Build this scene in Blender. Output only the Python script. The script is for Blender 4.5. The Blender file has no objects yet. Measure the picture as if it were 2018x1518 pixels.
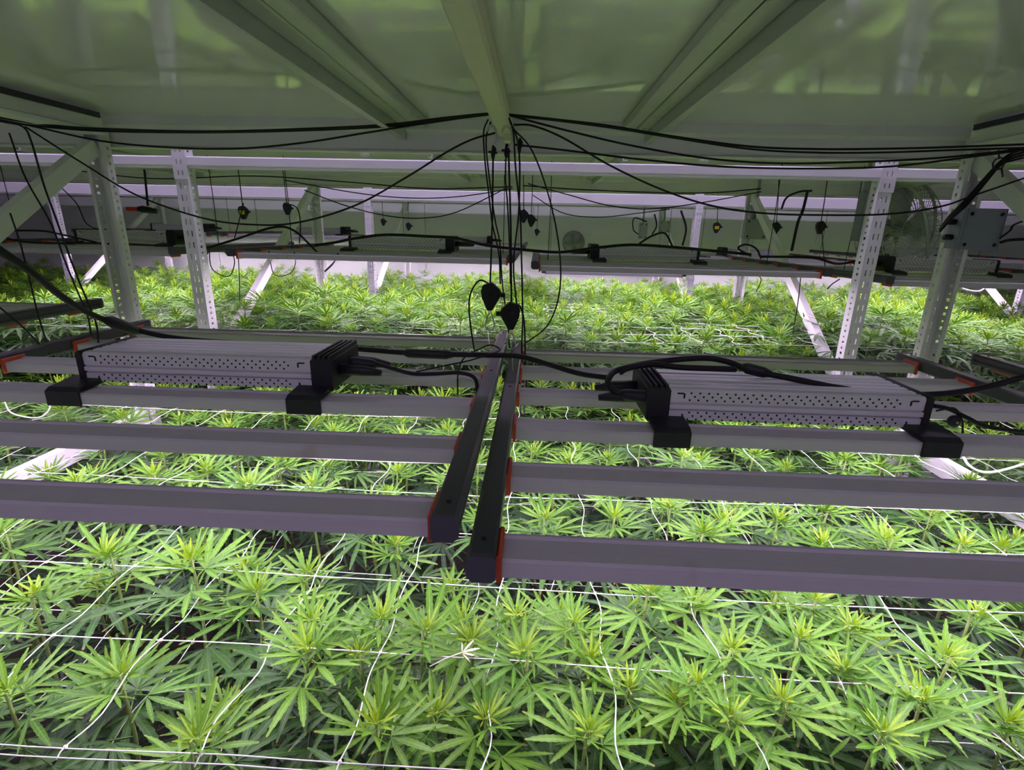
import bpy, math, random
import numpy as np
from mathutils import Vector, Matrix, Euler

random.seed(7)
rng = np.random.RandomState(7)
S = bpy.context.scene
COL = S.collection
PI = math.pi

# ------------------------------------------------------------------ camera
CZ = 1.6                                   # eye height
FPX, PITCH, YAW, ROLL = 1028.23, 0.29334, -0.03979, -0.02199
cp, sp, cy, sy, cr, sr = (math.cos(PITCH), math.sin(PITCH), math.cos(YAW), math.sin(YAW), math.cos(ROLL), math.sin(ROLL))
fwd = Vector((sy * cp, cy * cp, -sp)); rgt0 = Vector((cy, -sy, 0)); dwn0 = fwd.cross(rgt0)
rgt = cr * rgt0 + sr * dwn0; dwn = -sr * rgt0 + cr * dwn0
cam_d = bpy.data.cameras.new('camera'); cam = bpy.data.objects.new('camera', cam_d); COL.objects.link(cam)
cam_d.sensor_width = 36; cam_d.lens = FPX / 2018 * 36; cam_d.clip_start = 0.02; cam_d.clip_end = 60
M4 = Matrix.Identity(4)
for r in range(3):
    M4[r][0] = rgt[r]; M4[r][1] = -dwn[r]; M4[r][2] = -fwd[r]
M4[2][3] = CZ
cam.matrix_world = M4
S.camera = cam

# ------------------------------------------------------------------ world, exposure
w = bpy.data.worlds.new('world'); S.world = w; w.use_nodes = True
w.node_tree.nodes['Background'].inputs[0].default_value = (0.95, 0.93, 1.0, 1)
w.node_tree.nodes['Background'].inputs[1].default_value = 0.04
LED = 34.0                                  # emission of the diode strips
LEDCOL = (1.0, 0.79, 1.06, 1)
TUBE = 27.0                                 # emission of the lilac ceiling lamps over the aisles
TUBECOL = (0.80, 0.64, 1.0, 1)
S.view_settings.view_transform = 'Standard'; S.view_settings.look = 'None'
S.view_settings.exposure = 0.12; S.view_settings.gamma = 1.0
S.view_settings.use_curve_mapping = False

def P(px, py, Y):
    """measured picture point -> world point at the distance Y in front of the eye"""
    d = rgt * ((px - 1009) / FPX) + dwn * ((py - 759) / FPX) + fwd
    t = Y / d.y
    return Vector((d.x * t, Y, CZ + d.z * t))
def PZ(px, py, z):
    d = rgt * ((px - 1009) / FPX) + dwn * ((py - 759) / FPX) + fwd
    t = z / d.z
    return Vector((d.x * t, d.y * t, CZ + z))
def proj(v):
    q = Vector((v[0], v[1], v[2] - CZ)); c = q.dot(fwd)
    if c < 0.05: return (-9999, -9999)
    return (1009 + FPX * q.dot(rgt) / c, 759 + FPX * q.dot(dwn) / c)

# ------------------------------------------------------------------ materials
def mat(name, col, rough=0.5, metal=0.0, noise=0.0, nscale=20, spec=0.5, bump=0.0, stretch=(1, 1, 1), stain=None):
    m = bpy.data.materials.new(name); m.use_nodes = True
    nt = m.node_tree; b = nt.nodes['Principled BSDF']
    b.inputs['Base Color'].default_value = (*col, 1); b.inputs['Roughness'].default_value = rough
    b.inputs['Metallic'].default_value = metal; b.inputs['Specular IOR Level'].default_value = spec
    if noise or bump or stain:
        tc = nt.nodes.new('ShaderNodeTexCoord'); mp = nt.nodes.new('ShaderNodeMapping'); mp.inputs['Scale'].default_value = stretch
        nt.links.new(tc.outputs['Object'], mp.inputs['Vector'])
        n = nt.nodes.new('ShaderNodeTexNoise'); n.inputs['Scale'].default_value = nscale; n.inputs['Detail'].default_value = 5
        nt.links.new(mp.outputs[0], n.inputs['Vector'])
        if noise:
            mx = nt.nodes.new('ShaderNodeMix'); mx.data_type = 'RGBA'
            mx.inputs['A'].default_value = (*[c * (1 - noise) for c in col], 1); mx.inputs['B'].default_value = (*[min(1, c * (1 + noise)) for c in col], 1)
            nt.links.new(n.outputs['Fac'], mx.inputs['Factor']); out = mx.outputs['Result']
            if stain:
                n2 = nt.nodes.new('ShaderNodeTexNoise'); n2.inputs['Scale'].default_value = 7; n2.inputs['Detail'].default_value = 4
                nt.links.new(tc.outputs['Object'], n2.inputs['Vector'])
                rp = nt.nodes.new('ShaderNodeMapRange'); rp.inputs['From Min'].default_value = 0.66; rp.inputs['From Max'].default_value = 0.74
                nt.links.new(n2.outputs['Fac'], rp.inputs['Value'])
                m2 = nt.nodes.new('ShaderNodeMix'); m2.data_type = 'RGBA'
                nt.links.new(out, m2.inputs['A']); m2.inputs['B'].default_value = (*stain, 1)
                sc = nt.nodes.new('ShaderNodeMath'); sc.operation = 'MULTIPLY'; sc.inputs[1].default_value = 0.35
                nt.links.new(rp.outputs[0], sc.inputs[0]); nt.links.new(sc.outputs[0], m2.inputs['Factor']); out = m2.outputs['Result']
            nt.links.new(out, b.inputs['Base Color'])
        if bump:
            bp = nt.nodes.new('ShaderNodeBump'); bp.inputs['Strength'].default_value = bump; bp.inputs['Distance'].default_value = 0.01
            nt.links.new(n.outputs['Fac'], bp.inputs['Height']); nt.links.new(bp.outputs[0], b.inputs['Normal'])
    return m

def leaf_mat(name, c_lo, c_hi, transl):
    m = bpy.data.materials.new(name); m.use_nodes = True
    nt = m.node_tree; N = nt.nodes; L = nt.links
    b = N['Principled BSDF']; out = N['Material Output']
    oi = N.new('ShaderNodeObjectInfo'); tc = N.new('ShaderNodeTexCoord')
    uv = N.new('ShaderNodeUVMap'); uv.uv_map = 'UVMap'
    sx = N.new('ShaderNodeSeparateXYZ'); L.new(uv.outputs[0], sx.inputs[0])
    nz = N.new('ShaderNodeTexNoise'); nz.inputs['Scale'].default_value = 9; L.new(tc.outputs['Object'], nz.inputs['Vector'])
    ad = N.new('ShaderNodeMath'); ad.operation = 'MULTIPLY_ADD'; ad.inputs[1].default_value = 0.7; L.new(oi.outputs['Random'], ad.inputs[0])
    s2 = N.new('ShaderNodeMath'); s2.operation = 'MULTIPLY_ADD'; s2.inputs[1].default_value = 0.6; s2.inputs[2].default_value = -0.15; L.new(nz.outputs['Fac'], s2.inputs[0]); L.new(s2.outputs[0], ad.inputs[2])
    mx = N.new('ShaderNodeMix'); mx.data_type = 'RGBA'; mx.inputs['A'].default_value = (*c_lo, 1); mx.inputs['B'].default_value = (*c_hi, 1)
    L.new(ad.outputs[0], mx.inputs['Factor'])
    # midrib and side veins, paler than the blade
    au = N.new('ShaderNodeMath'); au.operation = 'ABSOLUTE'; L.new(sx.outputs['X'], au.inputs[0])
    mr = N.new('ShaderNodeMapRange'); mr.inputs['From Min'].default_value = 0.05; mr.inputs['From Max'].default_value = 0.16; mr.inputs['To Min'].default_value = 0.5; mr.inputs['To Max'].default_value = 0.0
    L.new(au.outputs[0], mr.inputs['Value'])
    v1 = N.new('ShaderNodeMath'); v1.operation = 'MULTIPLY_ADD'; v1.inputs[1].default_value = -1.1; L.new(au.outputs[0], v1.inputs[0])
    v0 = N.new('ShaderNodeMath'); v0.operation = 'MULTIPLY'; v0.inputs[1].default_value = 50; L.new(sx.outputs['Y'], v0.inputs[0])
    v1.inputs[1].default_value = -6.0; L.new(v0.outputs[0], v1.inputs[2])
    sn = N.new('ShaderNodeMath'); sn.operation = 'SINE'; L.new(v1.outputs[0], sn.inputs[0])
    vm = N.new('ShaderNodeMapRange'); vm.inputs['From Min'].default_value = 0.75; vm.inputs['From Max'].default_value = 1.0; vm.inputs['To Max'].default_value = 0.22; L.new(sn.outputs[0], vm.inputs['Value'])
    mm = N.new('ShaderNodeMath'); mm.operation = 'MAXIMUM'; L.new(mr.outputs[0], mm.inputs[0]); L.new(vm.outputs[0], mm.inputs[1])
    m2 = N.new('ShaderNodeMix'); m2.data_type = 'RGBA'; L.new(mm.outputs[0], m2.inputs['Factor']); L.new(mx.outputs['Result'], m2.inputs['A'])
    m2.inputs['B'].default_value = (*[min(1, c * 1.5 + 0.05) for c in c_hi], 1)
    # dry brownish tips
    tp = N.new('ShaderNodeMapRange'); tp.inputs['From Min'].default_value = 0.95; tp.inputs['From Max'].default_value = 1.0; tp.inputs['To Max'].default_value = 0.8; L.new(sx.outputs['Y'], tp.inputs['Value'])
    m3 = N.new('ShaderNodeMix'); m3.data_type = 'RGBA'; L.new(tp.outputs[0], m3.inputs['Factor']); L.new(m2.outputs['Result'], m3.inputs['A']); m3.inputs['B'].default_value = (0.30, 0.16, 0.04, 1)
    L.new(m3.outputs['Result'], b.inputs['Base Color'])
    b.inputs['Roughness'].default_value = 0.40; b.inputs['Specular IOR Level'].default_value = 0.26
    tr = N.new('ShaderNodeBsdfTranslucent'); 
    hs = N.new('ShaderNodeHueSaturation'); hs.inputs['Saturation'].default_value = 1.15; hs.inputs['Value'].default_value = 1.5; hs.inputs['Hue'].default_value = 0.49
    L.new(m3.outputs['Result'], hs.inputs['Color']); L.new(hs.outputs[0], tr.inputs['Color'])
    ms = N.new('ShaderNodeMixShader'); ms.inputs[0].default_value = transl
    L.new(b.outputs[0], ms.inputs[1]); L.new(tr.outputs[0], ms.inputs[2]); L.new(ms.outputs[0], out.inputs['Surface'])
    return m

M = {}
M['white'] = mat('white_painted_steel', (0.75, 0.73, 0.77), 0.38, 0, 0.05, 14)
M['deck'] = mat('white_deck_sheet', (0.78, 0.765, 0.80), 0.35, 0, 0.04, 3, 0.5)
M['deck'].node_tree.nodes['Principled BSDF'].inputs['Coat Weight'].default_value = 1.0
M['deck'].node_tree.nodes['Principled BSDF'].inputs['Coat Roughness'].default_value = 0.07
M['deck'].node_tree.nodes['Principled BSDF'].inputs['Coat IOR'].default_value = 1.7
M['galv'] = mat('galvanised_channel', (0.52, 0.53, 0.53), 0.33, 0.35, 0.08, 18, stain=(0.2, 0.09, 0.03))
M['cream'] = mat('cream_tube', (0.72, 0.67, 0.52), 0.45, 0, 0.06, 30)
M['bar'] = mat('anodised_bar', (0.42, 0.41, 0.42), 0.6, 0.0, 0.06, 8, 0.25, 0.05, (0.05, 30, 30), stain=(0.26, 0.14, 0.09))
M['drv'] = mat('driver_aluminium', (0.56, 0.55, 0.58), 0.4, 0.2, 0.04, 30)
M['rail'] = mat('black_anodised', (0.022, 0.024, 0.030), 0.42, 0, 0.15, 40)
M['cap'] = mat('dark_cap', (0.045, 0.045, 0.060), 0.5)
M['blk'] = mat('black_plastic', (0.010, 0.010, 0.014), 0.55, spec=0.35)
M['hole'] = mat('vent_dark', (0.006, 0.006, 0.008), 0.9)
M['org'] = mat('orange_gasket', (0.45, 0.055, 0.014), 0.5)
M['cable'] = mat('black_cable', (0.006, 0.006, 0.007), 0.6, spec=0.3)
M['rope'] = mat('black_rope', (0.014, 0.014, 0.015), 0.85, 0, 0.3, 400)
M['metal'] = mat('zinc_hook', (0.55, 0.56, 0.58), 0.3, 0.9)
M['net'] = mat('white_string', (0.85, 0.85, 0.84), 0.8, 0, 0.06, 300)
M['wall'] = mat('white_wall', (0.62, 0.64, 0.62), 0.5, 0, 0.03, 2)
M['conc'] = mat('concrete', (0.30, 0.30, 0.30), 0.8, 0, 0.2, 6, bump=0.2)
M['soil'] = mat('gap_dark_medium', (0.030, 0.024, 0.019), 0.95, 0, 0.4, 60, bump=0.6)  # unseen bed surface, added dark so the gaps between plants stay dark
M['tray'] = mat('tray_plastic', (0.62, 0.62, 0.63), 0.5, 0, 0.05, 8)
M['stem'] = mat('green_stem', (0.20, 0.28, 0.07), 0.55, 0, 0.2, 60)
M['box'] = mat('grey_box', (0.20, 0.22, 0.27), 0.5, 0, 0.05, 20)
M['fan'] = mat('grey_fan', (0.34, 0.36, 0.35), 0.4, 0.3)
M['red'] = mat('red_plastic', (0.55, 0.03, 0.02), 0.4)
M['yel'] = mat('yellow_sticker', (0.75, 0.62, 0.04), 0.5)
M['pale'] = mat('dry_leaf', (0.62, 0.58, 0.42), 0.7, 0, 0.15, 40)
M['door'] = mat('dark_door', (0.07, 0.075, 0.10), 0.5)
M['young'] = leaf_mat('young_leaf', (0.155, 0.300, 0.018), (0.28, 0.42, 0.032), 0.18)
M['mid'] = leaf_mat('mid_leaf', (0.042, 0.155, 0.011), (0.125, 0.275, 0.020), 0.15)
M['mature_shaded'] = leaf_mat('shaded_mature_leaf', (0.017, 0.072, 0.011), (0.050, 0.140, 0.018), 0.11)  # mature green, with shade below the shoot tips put into the colour
M['old_shaded'] = leaf_mat('shaded_fan_leaf', (0.007, 0.033, 0.009), (0.021, 0.066, 0.015), 0.08)  # low fan leaves; the dark of the leaf gaps is painted into them
e = bpy.data.materials.new('led_diodes'); e.use_nodes = True
nt = e.node_tree; nt.nodes.remove(nt.nodes['Principled BSDF'])
em = nt.nodes.new('ShaderNodeEmission'); em.inputs[0].default_value = LEDCOL; em.inputs[1].default_value = LED
nt.links.new(em.outputs[0], nt.nodes['Material Output'].inputs['Surface']); M['led'] = e
e2 = e.copy(); e2.name = 'lilac_tube'; em2 = [n for n in e2.node_tree.nodes if n.type == 'EMISSION'][0]; em2.inputs[0].default_value = TUBECOL; em2.inputs[1].default_value = TUBE; M['tube'] = e2

# ------------------------------------------------------------------ mesh helpers
def catmull(pts, n=8):
    pts = [Vector(p) for p in pts]
    if len(pts) < 3: return pts
    q = [2 * pts[0] - pts[1]] + pts + [2 * pts[-1] - pts[-2]]
    out = []
    for i in range(1, len(q) - 2):
        a, b, c, d = q[i - 1], q[i], q[i + 1], q[i + 2]
        for k in range(n):
            t = k / n
            out.append(0.5 * ((2 * b) + (c - a) * t + (2 * a - 5 * b + 4 * c - d) * t * t + (3 * b - a - 3 * c + d) * t ** 3))
    out.append(pts[-1])
    return out

class MB:
    def __init__(s): s.v = []; s.f = []
    def box(s, a, b, rx=None):
        i = len(s.v)
        x0, y0, z0 = a; x1, y1, z1 = b
        s.v += [(x0, y0, z0), (x1, y0, z0), (x1, y1, z0), (x0, y1, z0), (x0, y0, z1), (x1, y0, z1), (x1, y1, z1), (x0, y1, z1)]
        s.f += [tuple(i + k for k in q) for q in ((3, 2, 1, 0), (4, 5, 6, 7), (0, 1, 5, 4), (1, 2, 6, 5), (2, 3, 7, 6), (3, 0, 4, 7))]
        return s
    def cbox(s, a, b, c=0.003):
        """box with the four edges along its longest side chamfered"""
        d = [b[k] - a[k] for k in range(3)]; ax = d.index(max(d)); o = [k for k in range(3) if k != ax]
        u0, u1, v0, v1 = a[o[0]], b[o[0]], a[o[1]], b[o[1]]
        pr = [(u0 + c, v0), (u1 - c, v0), (u1, v0 + c), (u1, v1 - c), (u1 - c, v1), (u0 + c, v1), (u0, v1 - c), (u0, v0 + c)]
        return s.prism(pr, ax, a[ax], b[ax])
    def prism(s, prof, ax, a, b):
        i = len(s.v); n = len(prof); o = [k for k in range(3) if k != ax]
        for t in (a, b):
            for u, v in prof:
                p = [0, 0, 0]; p[ax] = t; p[o[0]] = u; p[o[1]] = v; s.v.append(tuple(p))
        for k in range(n):
            k2 = (k + 1) % n; s.f.append((i + k, i + k2, i + n + k2, i + n + k))
        s.f.append(tuple(i + k for k in range(n))[::-1]); s.f.append(tuple(i + n + k for k in range(n)))
        return s
    def tube(s, pts, r, n=6, closed=False):
        pts = [Vector(p) for p in pts]; m = len(pts); i0 = len(s.v)
        up = Vector((0.13, 0.27, 0.95)); rr = r if hasattr(r, '__len__') else [r] * m
        pu = None
        for k in range(m):
            a = pts[(k - 1) % m] if (closed or k > 0) else pts[k]; b = pts[(k + 1) % m] if (closed or k < m - 1) else pts[k]
            t = (b - a)
            if t.length < 1e-9: t = Vector((0, 0, 1))
            t.normalize()
            if pu is None:
                pu = t.cross(up)
                if pu.length < 1e-3: pu = t.cross(Vector((1, 0, 0)))
            pu = (pu - t * pu.dot(t)).normalized(); pv = t.cross(pu)
            for j in range(n):
                an = 2 * PI * j / n; s.v.append(tuple(pts[k] + (pu * math.cos(an) + pv * math.sin(an)) * rr[k]))
        for k in range(m if closed else m - 1):
            k2 = (k + 1) % m
            for j in range(n):
                j2 = (j + 1) % n; s.f.append((i0 + k * n + j, i0 + k * n + j2, i0 + k2 * n + j2, i0 + k2 * n + j))
        if not closed:
            s.f.append(tuple(i0 + j for j in range(n))[::-1]); s.f.append(tuple(i0 + (m - 1) * n + j for j in range(n)))
        return s
    def lathe(s, prof, n=20, M=None):
        i0 = len(s.v); m = len(prof)
        for r, z in prof:
            for j in range(n):
                an = 2 * PI * j / n; p = Vector((r * math.cos(an), r * math.sin(an), z)); s.v.append(tuple(M @ p if M else p))
        for k in range(m - 1):
            for j in range(n):
                j2 = (j + 1) % n; s.f.append((i0 + k * n + j, i0 + k * n + j2, i0 + (k + 1) * n + j2, i0 + (k + 1) * n + j))
        return s
    def xf(s, mtx, i0=0):
        s.v = [tuple(mtx @ Vector(p)) if k >= i0 else p for k, p in enumerate(s.v)]; return s
    def mesh(s, name, m, smooth=False):
        me = bpy.data.meshes.new(name); me.from_pydata(s.v, [], s.f); me.update()
        me.materials.append(m)
        if smooth: me.shade_smooth()
        return me
    def build(s, name, m, parent=None, smooth=False, off=None):
        if off is not None: s.v = [tuple(Vector(p) - off) for p in s.v]
        o = bpy.data.objects.new(name, s.mesh(name, m, smooth)); COL.objects.link(o)
        if parent: o.parent = parent
        elif off is not None: o.location = off
        return o

def tag(o, label=None, cat=None, group=None, kind=None):
    if label: o['label'] = label
    if cat: o['category'] = cat
    if group: o['group'] = group
    if kind: o['kind'] = kind
    return o
def thing(name, loc, label, cat, group=None, rz=0):
    o = bpy.data.objects.new(name, None); COL.objects.link(o); o.location = loc; o.rotation_euler.z = rz
    o.empty_display_size = 0.05
    return tag(o, label, cat, group)
KIDS = {}
def copy_tree(o, parent=None):
    c = o.copy(); COL.objects.link(c); c.parent = parent
    for ch in o.children: copy_tree(ch, c)
    return c
def struct(name, mb, m): return tag(mb.build(name, m), kind='structure')
def cable(name, pts, r, label, cat='cable', group=None, m='cable', n=7, sub=8, extra=()):
    """a free cable: one swept mesh, or an empty with the sweep and its plugs"""
    pts = [Vector(p) for p in pts]; o0 = pts[0].copy()
    if not extra:
        return tag(MB().tube(catmull(pts, sub), r, n).build(name, M[m], None, True, o0), label, cat, group)
    root = thing(name, o0, label, cat, group)
    MB().tube(catmull(pts, sub), r, n).build('cord', M[m], root, True, o0)
    for nm, pp, rr in extra:
        MB().tube(pp, rr, 8).build(nm, M['blk'], root, True, o0)
    return root

# ------------------------------------------------------------------ rack layout (metres, z relative to the eye unless world)
BAYX = (-3.80, -1.30, 1.20, 3.70)
R1F, R1B = 0.40, 1.634         # post rows of the three racks
R2F, R2B = 1.98, 3.20
R3F, R3B = 4.15, 5.40
WALLY = 5.62
NETZ = -0.558
ZS = 0.288                      # underside of the deck above

# ------------------------------------------------------------------ the room
struct('floor', MB().box((-9, -3, -0.1), (9, WALLY + 0.1, 0.0)), M['conc'])
struct('ceiling', MB().box((-9, -3, 3.2), (9, WALLY + 0.1, 3.3)), M['wall'])
wb = struct('wall_back', MB().box((-9, WALLY + 0.012, 0), (9, WALLY + 0.1, 3.2)), M['wall'])
px = -9.0
while px < 8.9:                 # insulated wall panels with open joints
    MB().box((px + 0.004, WALLY, 0.02), (px + 1.116, WALLY + 0.012, 3.19)).build('wall_panel', M['wall'], wb)
    px += 1.12
struct('wall_left', MB().box((-9.1, -3, 0), (-9.0, WALLY + 0.1, 3.2)), M['wall'])
struct('wall_right', MB().box((9.0, -3, 0), (9.1, WALLY + 0.1, 3.2)), M['wall'])
struct('wall_front', MB().box((-9, -3.1, 0), (9, -3.0, 3.2)), M['wall'])
c = Vector((-6.35, WALLY - 0.23, 0))
t = thing('equipment_cabinet', c, 'dark navy cabinet standing by the back wall at far left', 'cabinet')
MB().cbox((c.x - .42, c.y - .2, .05), (c.x + .42, c.y + .2, 1.17), .01).build('cabinet_body', M['door'], t, False, c)
for k in (0, 1): MB().box((c.x - .40 + .405 * k, c.y - .215, .08), (c.x - .005 + .405 * k, c.y - .2, 1.14)).build('cabinet_door', M['door'], t, False, c)
for sx in (-1, 1):
    for sy_ in (-1, 1): MB().box((c.x + sx * .36 - .03, c.y + sy_ * .15 - .03, 0), (c.x + sx * .36 + .03, c.y + sy_ * .15 + .03, .05)).build('foot', M['blk'], t, False, c)
# linear ceiling lamps over the aisles between the racks
def ceiling_lamp(x, y, label):
    c = Vector((x, y, 3.2)); t = thing('ceiling_lamp', c, label, 'lamp', 'linear ceiling lamps over the aisles')
    MB().prism([(-.09, 0), (.09, 0), (.06, -.05), (-.06, -.05)], 0, -.75, .75).build('housing', M['white'], t)
    MB().box((-.72, -.05, -.056), (.72, .05, -.051)).build('diffuser', M['tube'], t)
for y, lb in ((-1.8, 'over the aisle in front of the near bed'), (1.82, 'over the gap behind the near bed'), (3.80, 'over the aisle before the farthest rack')):
    for x, lx in ((-3.0, 'left'), (-1.0, 'middle left'), (1.0, 'middle right'), (3.0, 'right')):
        ceiling_lamp(x, y, '%s linear ceiling lamp %s' % (lx, lb))

# ------------------------------------------------------------------ uprights
def perforated(wd, ht, rects, plane):
    """sheet of wd x ht (u from -wd/2) with rectangular openings; plane maps (u, z) to a point"""
    mb = MB()
    us = sorted({-wd / 2, wd / 2, *[r[0] for r in rects], *[r[1] for r in rects]})
    zs = sorted({0, ht, *[r[2] for r in rects], *[r[3] for r in rects]})
    us = [u for k, u in enumerate(us) if k == 0 or u - us[k - 1] > 1e-6]; zs = [z for k, z in enumerate(zs) if k == 0 or z - zs[k - 1] > 1e-6]
    row = {}
    for r in rects: row.setdefault(round(r[2], 4), []).append(r)
    nu = len(us)
    for z in zs:
        for u in us: mb.v.append(plane(u, z))
    for j in range(len(zs) - 1):
        zm = (zs[j] + zs[j + 1]) / 2
        rr = [r for r in rects if r[2] < zm < r[3]]
        for i in range(nu - 1):
            um = (us[i] + us[i + 1]) / 2
            if any(r[0] < um < r[1] for r in rr): continue
            a = j * nu + i; mb.f.append((a, a + 1, a + nu + 1, a + nu))
    return mb
def post_mesh(ht):
    W, D = 0.046, 0.038; mb = MB()
    def join(o):
        i = len(mb.v); mb.v += o.v; mb.f += [tuple(i + k for k in q) for q in o.f]
    p = 0.042; sl = []; sq = []
    z = 0.03
    while z < ht - 0.03:
        sl += [(-0.0105, -0.0060, z, z + 0.021), (0.0060, 0.0105, z, z + 0.021)]
        sq += [(-0.006, 0.004, z, z + 0.009), (-0.004, 0.004, z + 0.021, z + 0.028)]
        z += p
    join(perforated(W, ht, sl, lambda u, z: (u, 0, z)))                       # slotted face (front, -y)
    for s_ in (-1, 1):
        join(perforated(D, ht, sq, lambda u, z, s_=s_: (s_ * (W / 2 + 0.007 * (u + D / 2) / D), D / 2 + u, z)))
        join(perforated(0.010, ht, [], lambda u, z, s_=s_: (s_ * (W / 2 + 0.007 - 0.005 + u), D, z)))
    me = mb.mesh('post', M['white'])
    return me
POST = post_mesh(2.05)
def make_post(parent, rear):
    o = bpy.data.objects.new('post', POST); COL.objects.link(o); o.parent = parent
    md = o.modifiers.new('steel', 'SOLIDIFY'); md.thickness = 0.0016; md.offset = -1
    return o
def frame(x, yf, yb, label, group='perforated upright frames of the racks', front=True):
    t = thing('upright_frame', (x, yf, 0), label, 'rack frame', group)
    if front:
        make_post(t, False)
    q = make_post(t, True); q.location = (0, yb - yf, 0); q.rotation_euler.z = PI
    dp = yb - yf - 0.038
    z1, z0 = CZ + 0.20, CZ + 0.20 - (dp - 0.02) * 0.66
    def strut(nm, a, b, h=0.042):
        a, b = Vector(a), Vector(b); dr = (b - a).normalized(); up = Vector((1, 0, 0)).cross(dr).normalized() * (h / 2)
        mb = MB()
        for sx in (-0.014, 0.014):
            mb.v += [(a + up)[:], (b + up)[:], (b - up)[:], (a - up)[:]]
            for k in range(4): v = mb.v[-4 + k]; mb.v[-4 + k] = (v[0] + sx, v[1], v[2])
        mb.f = [(0, 1, 2, 3), (7, 6, 5, 4), (0, 4, 5, 1), (1, 5, 6, 2), (2, 6, 7, 3), (3, 7, 4, 0)]
        mb.build(nm, M['white'], t)
    strut('diagonal_brace', (0, 0.03, z0), (0, dp - 0.0, z1))
    strut('cross_strut', (0, 0.03, CZ - 0.64), (0, dp, CZ - 0.64), 0.05)
    strut('diagonal_brace', (0, 0.03, CZ - 0.68), (0, dp, CZ - 1.4))
    return t
frame(BAYX[1], R1F, R1B, 'white perforated rear upright with diagonal brace at left end of the near bed')
frame(BAYX[2], R1F, R1B, 'white perforated rear upright carrying the grey junction box')
frame(BAYX[1], R2F, R2B, 'white slotted upright frame on the left, just behind the near bed')
frame(BAYX[2], R2F, R2B, 'white slotted upright frame on the right, just behind the near bed')
for k, x in enumerate(BAYX):
    frame(x, R3F, R3B, ['white upright frame of the farthest rack near the left picture edge', 'white upright frame of the farthest rack left of the hanging ropes',
          'white upright frame of the farthest rack right of the hanging ropes', 'white upright frame of the farthest rack behind the round fan'][k])

# ------------------------------------------------------------------ beams, decks, channels
def rear_beam(name, y, x0, x1, label):
    t = thing(name, ((x0 + x1) / 2, y, CZ + 0.21), label, 'beam', 'long shelf beams'); o = t.location.copy()
    pr = [(y - 0.032, CZ + 0.288), (y - 0.032, CZ + 0.262), (y + 0.006, CZ + 0.258), (y + 0.006, CZ + 0.214), (y + 0.002, CZ + 0.210),
          (y + 0.052, CZ + 0.207), (y + 0.052, CZ + 0.288)]
    MB().prism(pr, 0, x0, x1).build('beam_profile', M['white'], t, False, o)
    MB().box((x0, y + 0.0, CZ + 0.2040), (x1, y + 0.014, CZ + 0.2085)).build('bottom_lip', M['white'], t, False, o)
    return t
def front_beam(name, y, x0, x1, z0, z1, label):
    t = thing(name, ((x0 + x1) / 2, y, CZ + z0), label, 'beam', 'long shelf beams'); o = t.location.copy()
    MB().cbox((x0, y - 0.02, CZ + z0), (x1, y + 0.025, CZ + z1), 0.004).build('beam_profile', M['white'], t, False, o)
    MB().box((x0, y - 0.012, CZ + z0 - 0.006), (x1, y + 0.02, CZ + z0 + 0.001)).build('bottom_lip', M['white'], t, False, o)
    for x in BAYX:
        if x0 - 0.1 < x < x1 + 0.1:
            h_ = z1 - z0 + 0.045
            rc = [(u, u + 0.005, zz, zz + 0.015) for zz in (0.014, 0.052) if zz + .02 < h_ for u in (-0.0105, 0.0055)]
            ec = perforated(0.052, h_, rc, lambda u, z: (x + u, y - 0.0245, CZ + z0 - 0.045 + z)).build('end_connector', M['white'], t, False, o)
            ec.modifiers.new('steel', 'SOLIDIFY').thickness = 0.003
    return t
rear_beam('shelf_beam', R1B + 0.012, -3.8, 3.75, 'pale stepped rear beam under the near ceiling deck')
front_beam('shelf_beam', R2F + 0.022, -3.9, 3.85, 0.188, 0.222, 'lilac lit front beam of the second rack behind the near ceiling')
rear_beam('shelf_beam', R2B - 0.04, -3.9, 3.85, 'shaded rear beam under the deck of the second rack')
front_beam('shelf_beam', R3F + 0.022, -5.9, 5.9, 0.178, 0.256, 'bright lilac front beam of the farthest rack')
rear_beam('shelf_beam', R3B - 0.04, -5.9, 5.9, 'dim rear beam of the farthest rack by the back wall')

def deck(x0, x1, y0, y1, label, cuts):
    t = thing('shelf_deck', ((x0 + x1) / 2, (y0 + y1) / 2, CZ + ZS), label, 'shelf deck', 'white decks forming the low ceiling'); o = t.location.copy()
    xs = [x0] + list(cuts) + [x1]
    for a, b in zip(xs[:-1], xs[1:]):
        MB().box((a + 0.001, y0, CZ + ZS), (b - 0.001, y1, CZ + ZS + 0.012)).build('sheet', M['deck'], t, False, o)
    return t
deck(-1.27, 1.17, 0.30, R1B - 0.02, 'glossy white sheet deck overhead spanning the near bay', (-0.355, 0.262))
deck(-3.75, -1.275, 0.30, R1B - 0.02, 'white sheet deck overhead at far left of the near rack', (-2.5,))
deck(1.175, 3.65, 0.30, R1B - 0.02, 'white sheet deck overhead at far right of the near rack', (2.4,))
deck(-3.75, 3.65, R2F + 0.05, R2B - 0.075, 'greenish shaded deck overhead in the second rack', (-1.3, 1.2))
deck(-5.8, 5.8, R3F + 0.05, R3B - 0.075, 'dim deck overhead in the farthest rack', (-3.8, -1.3, 1.2, 3.7))

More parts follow.
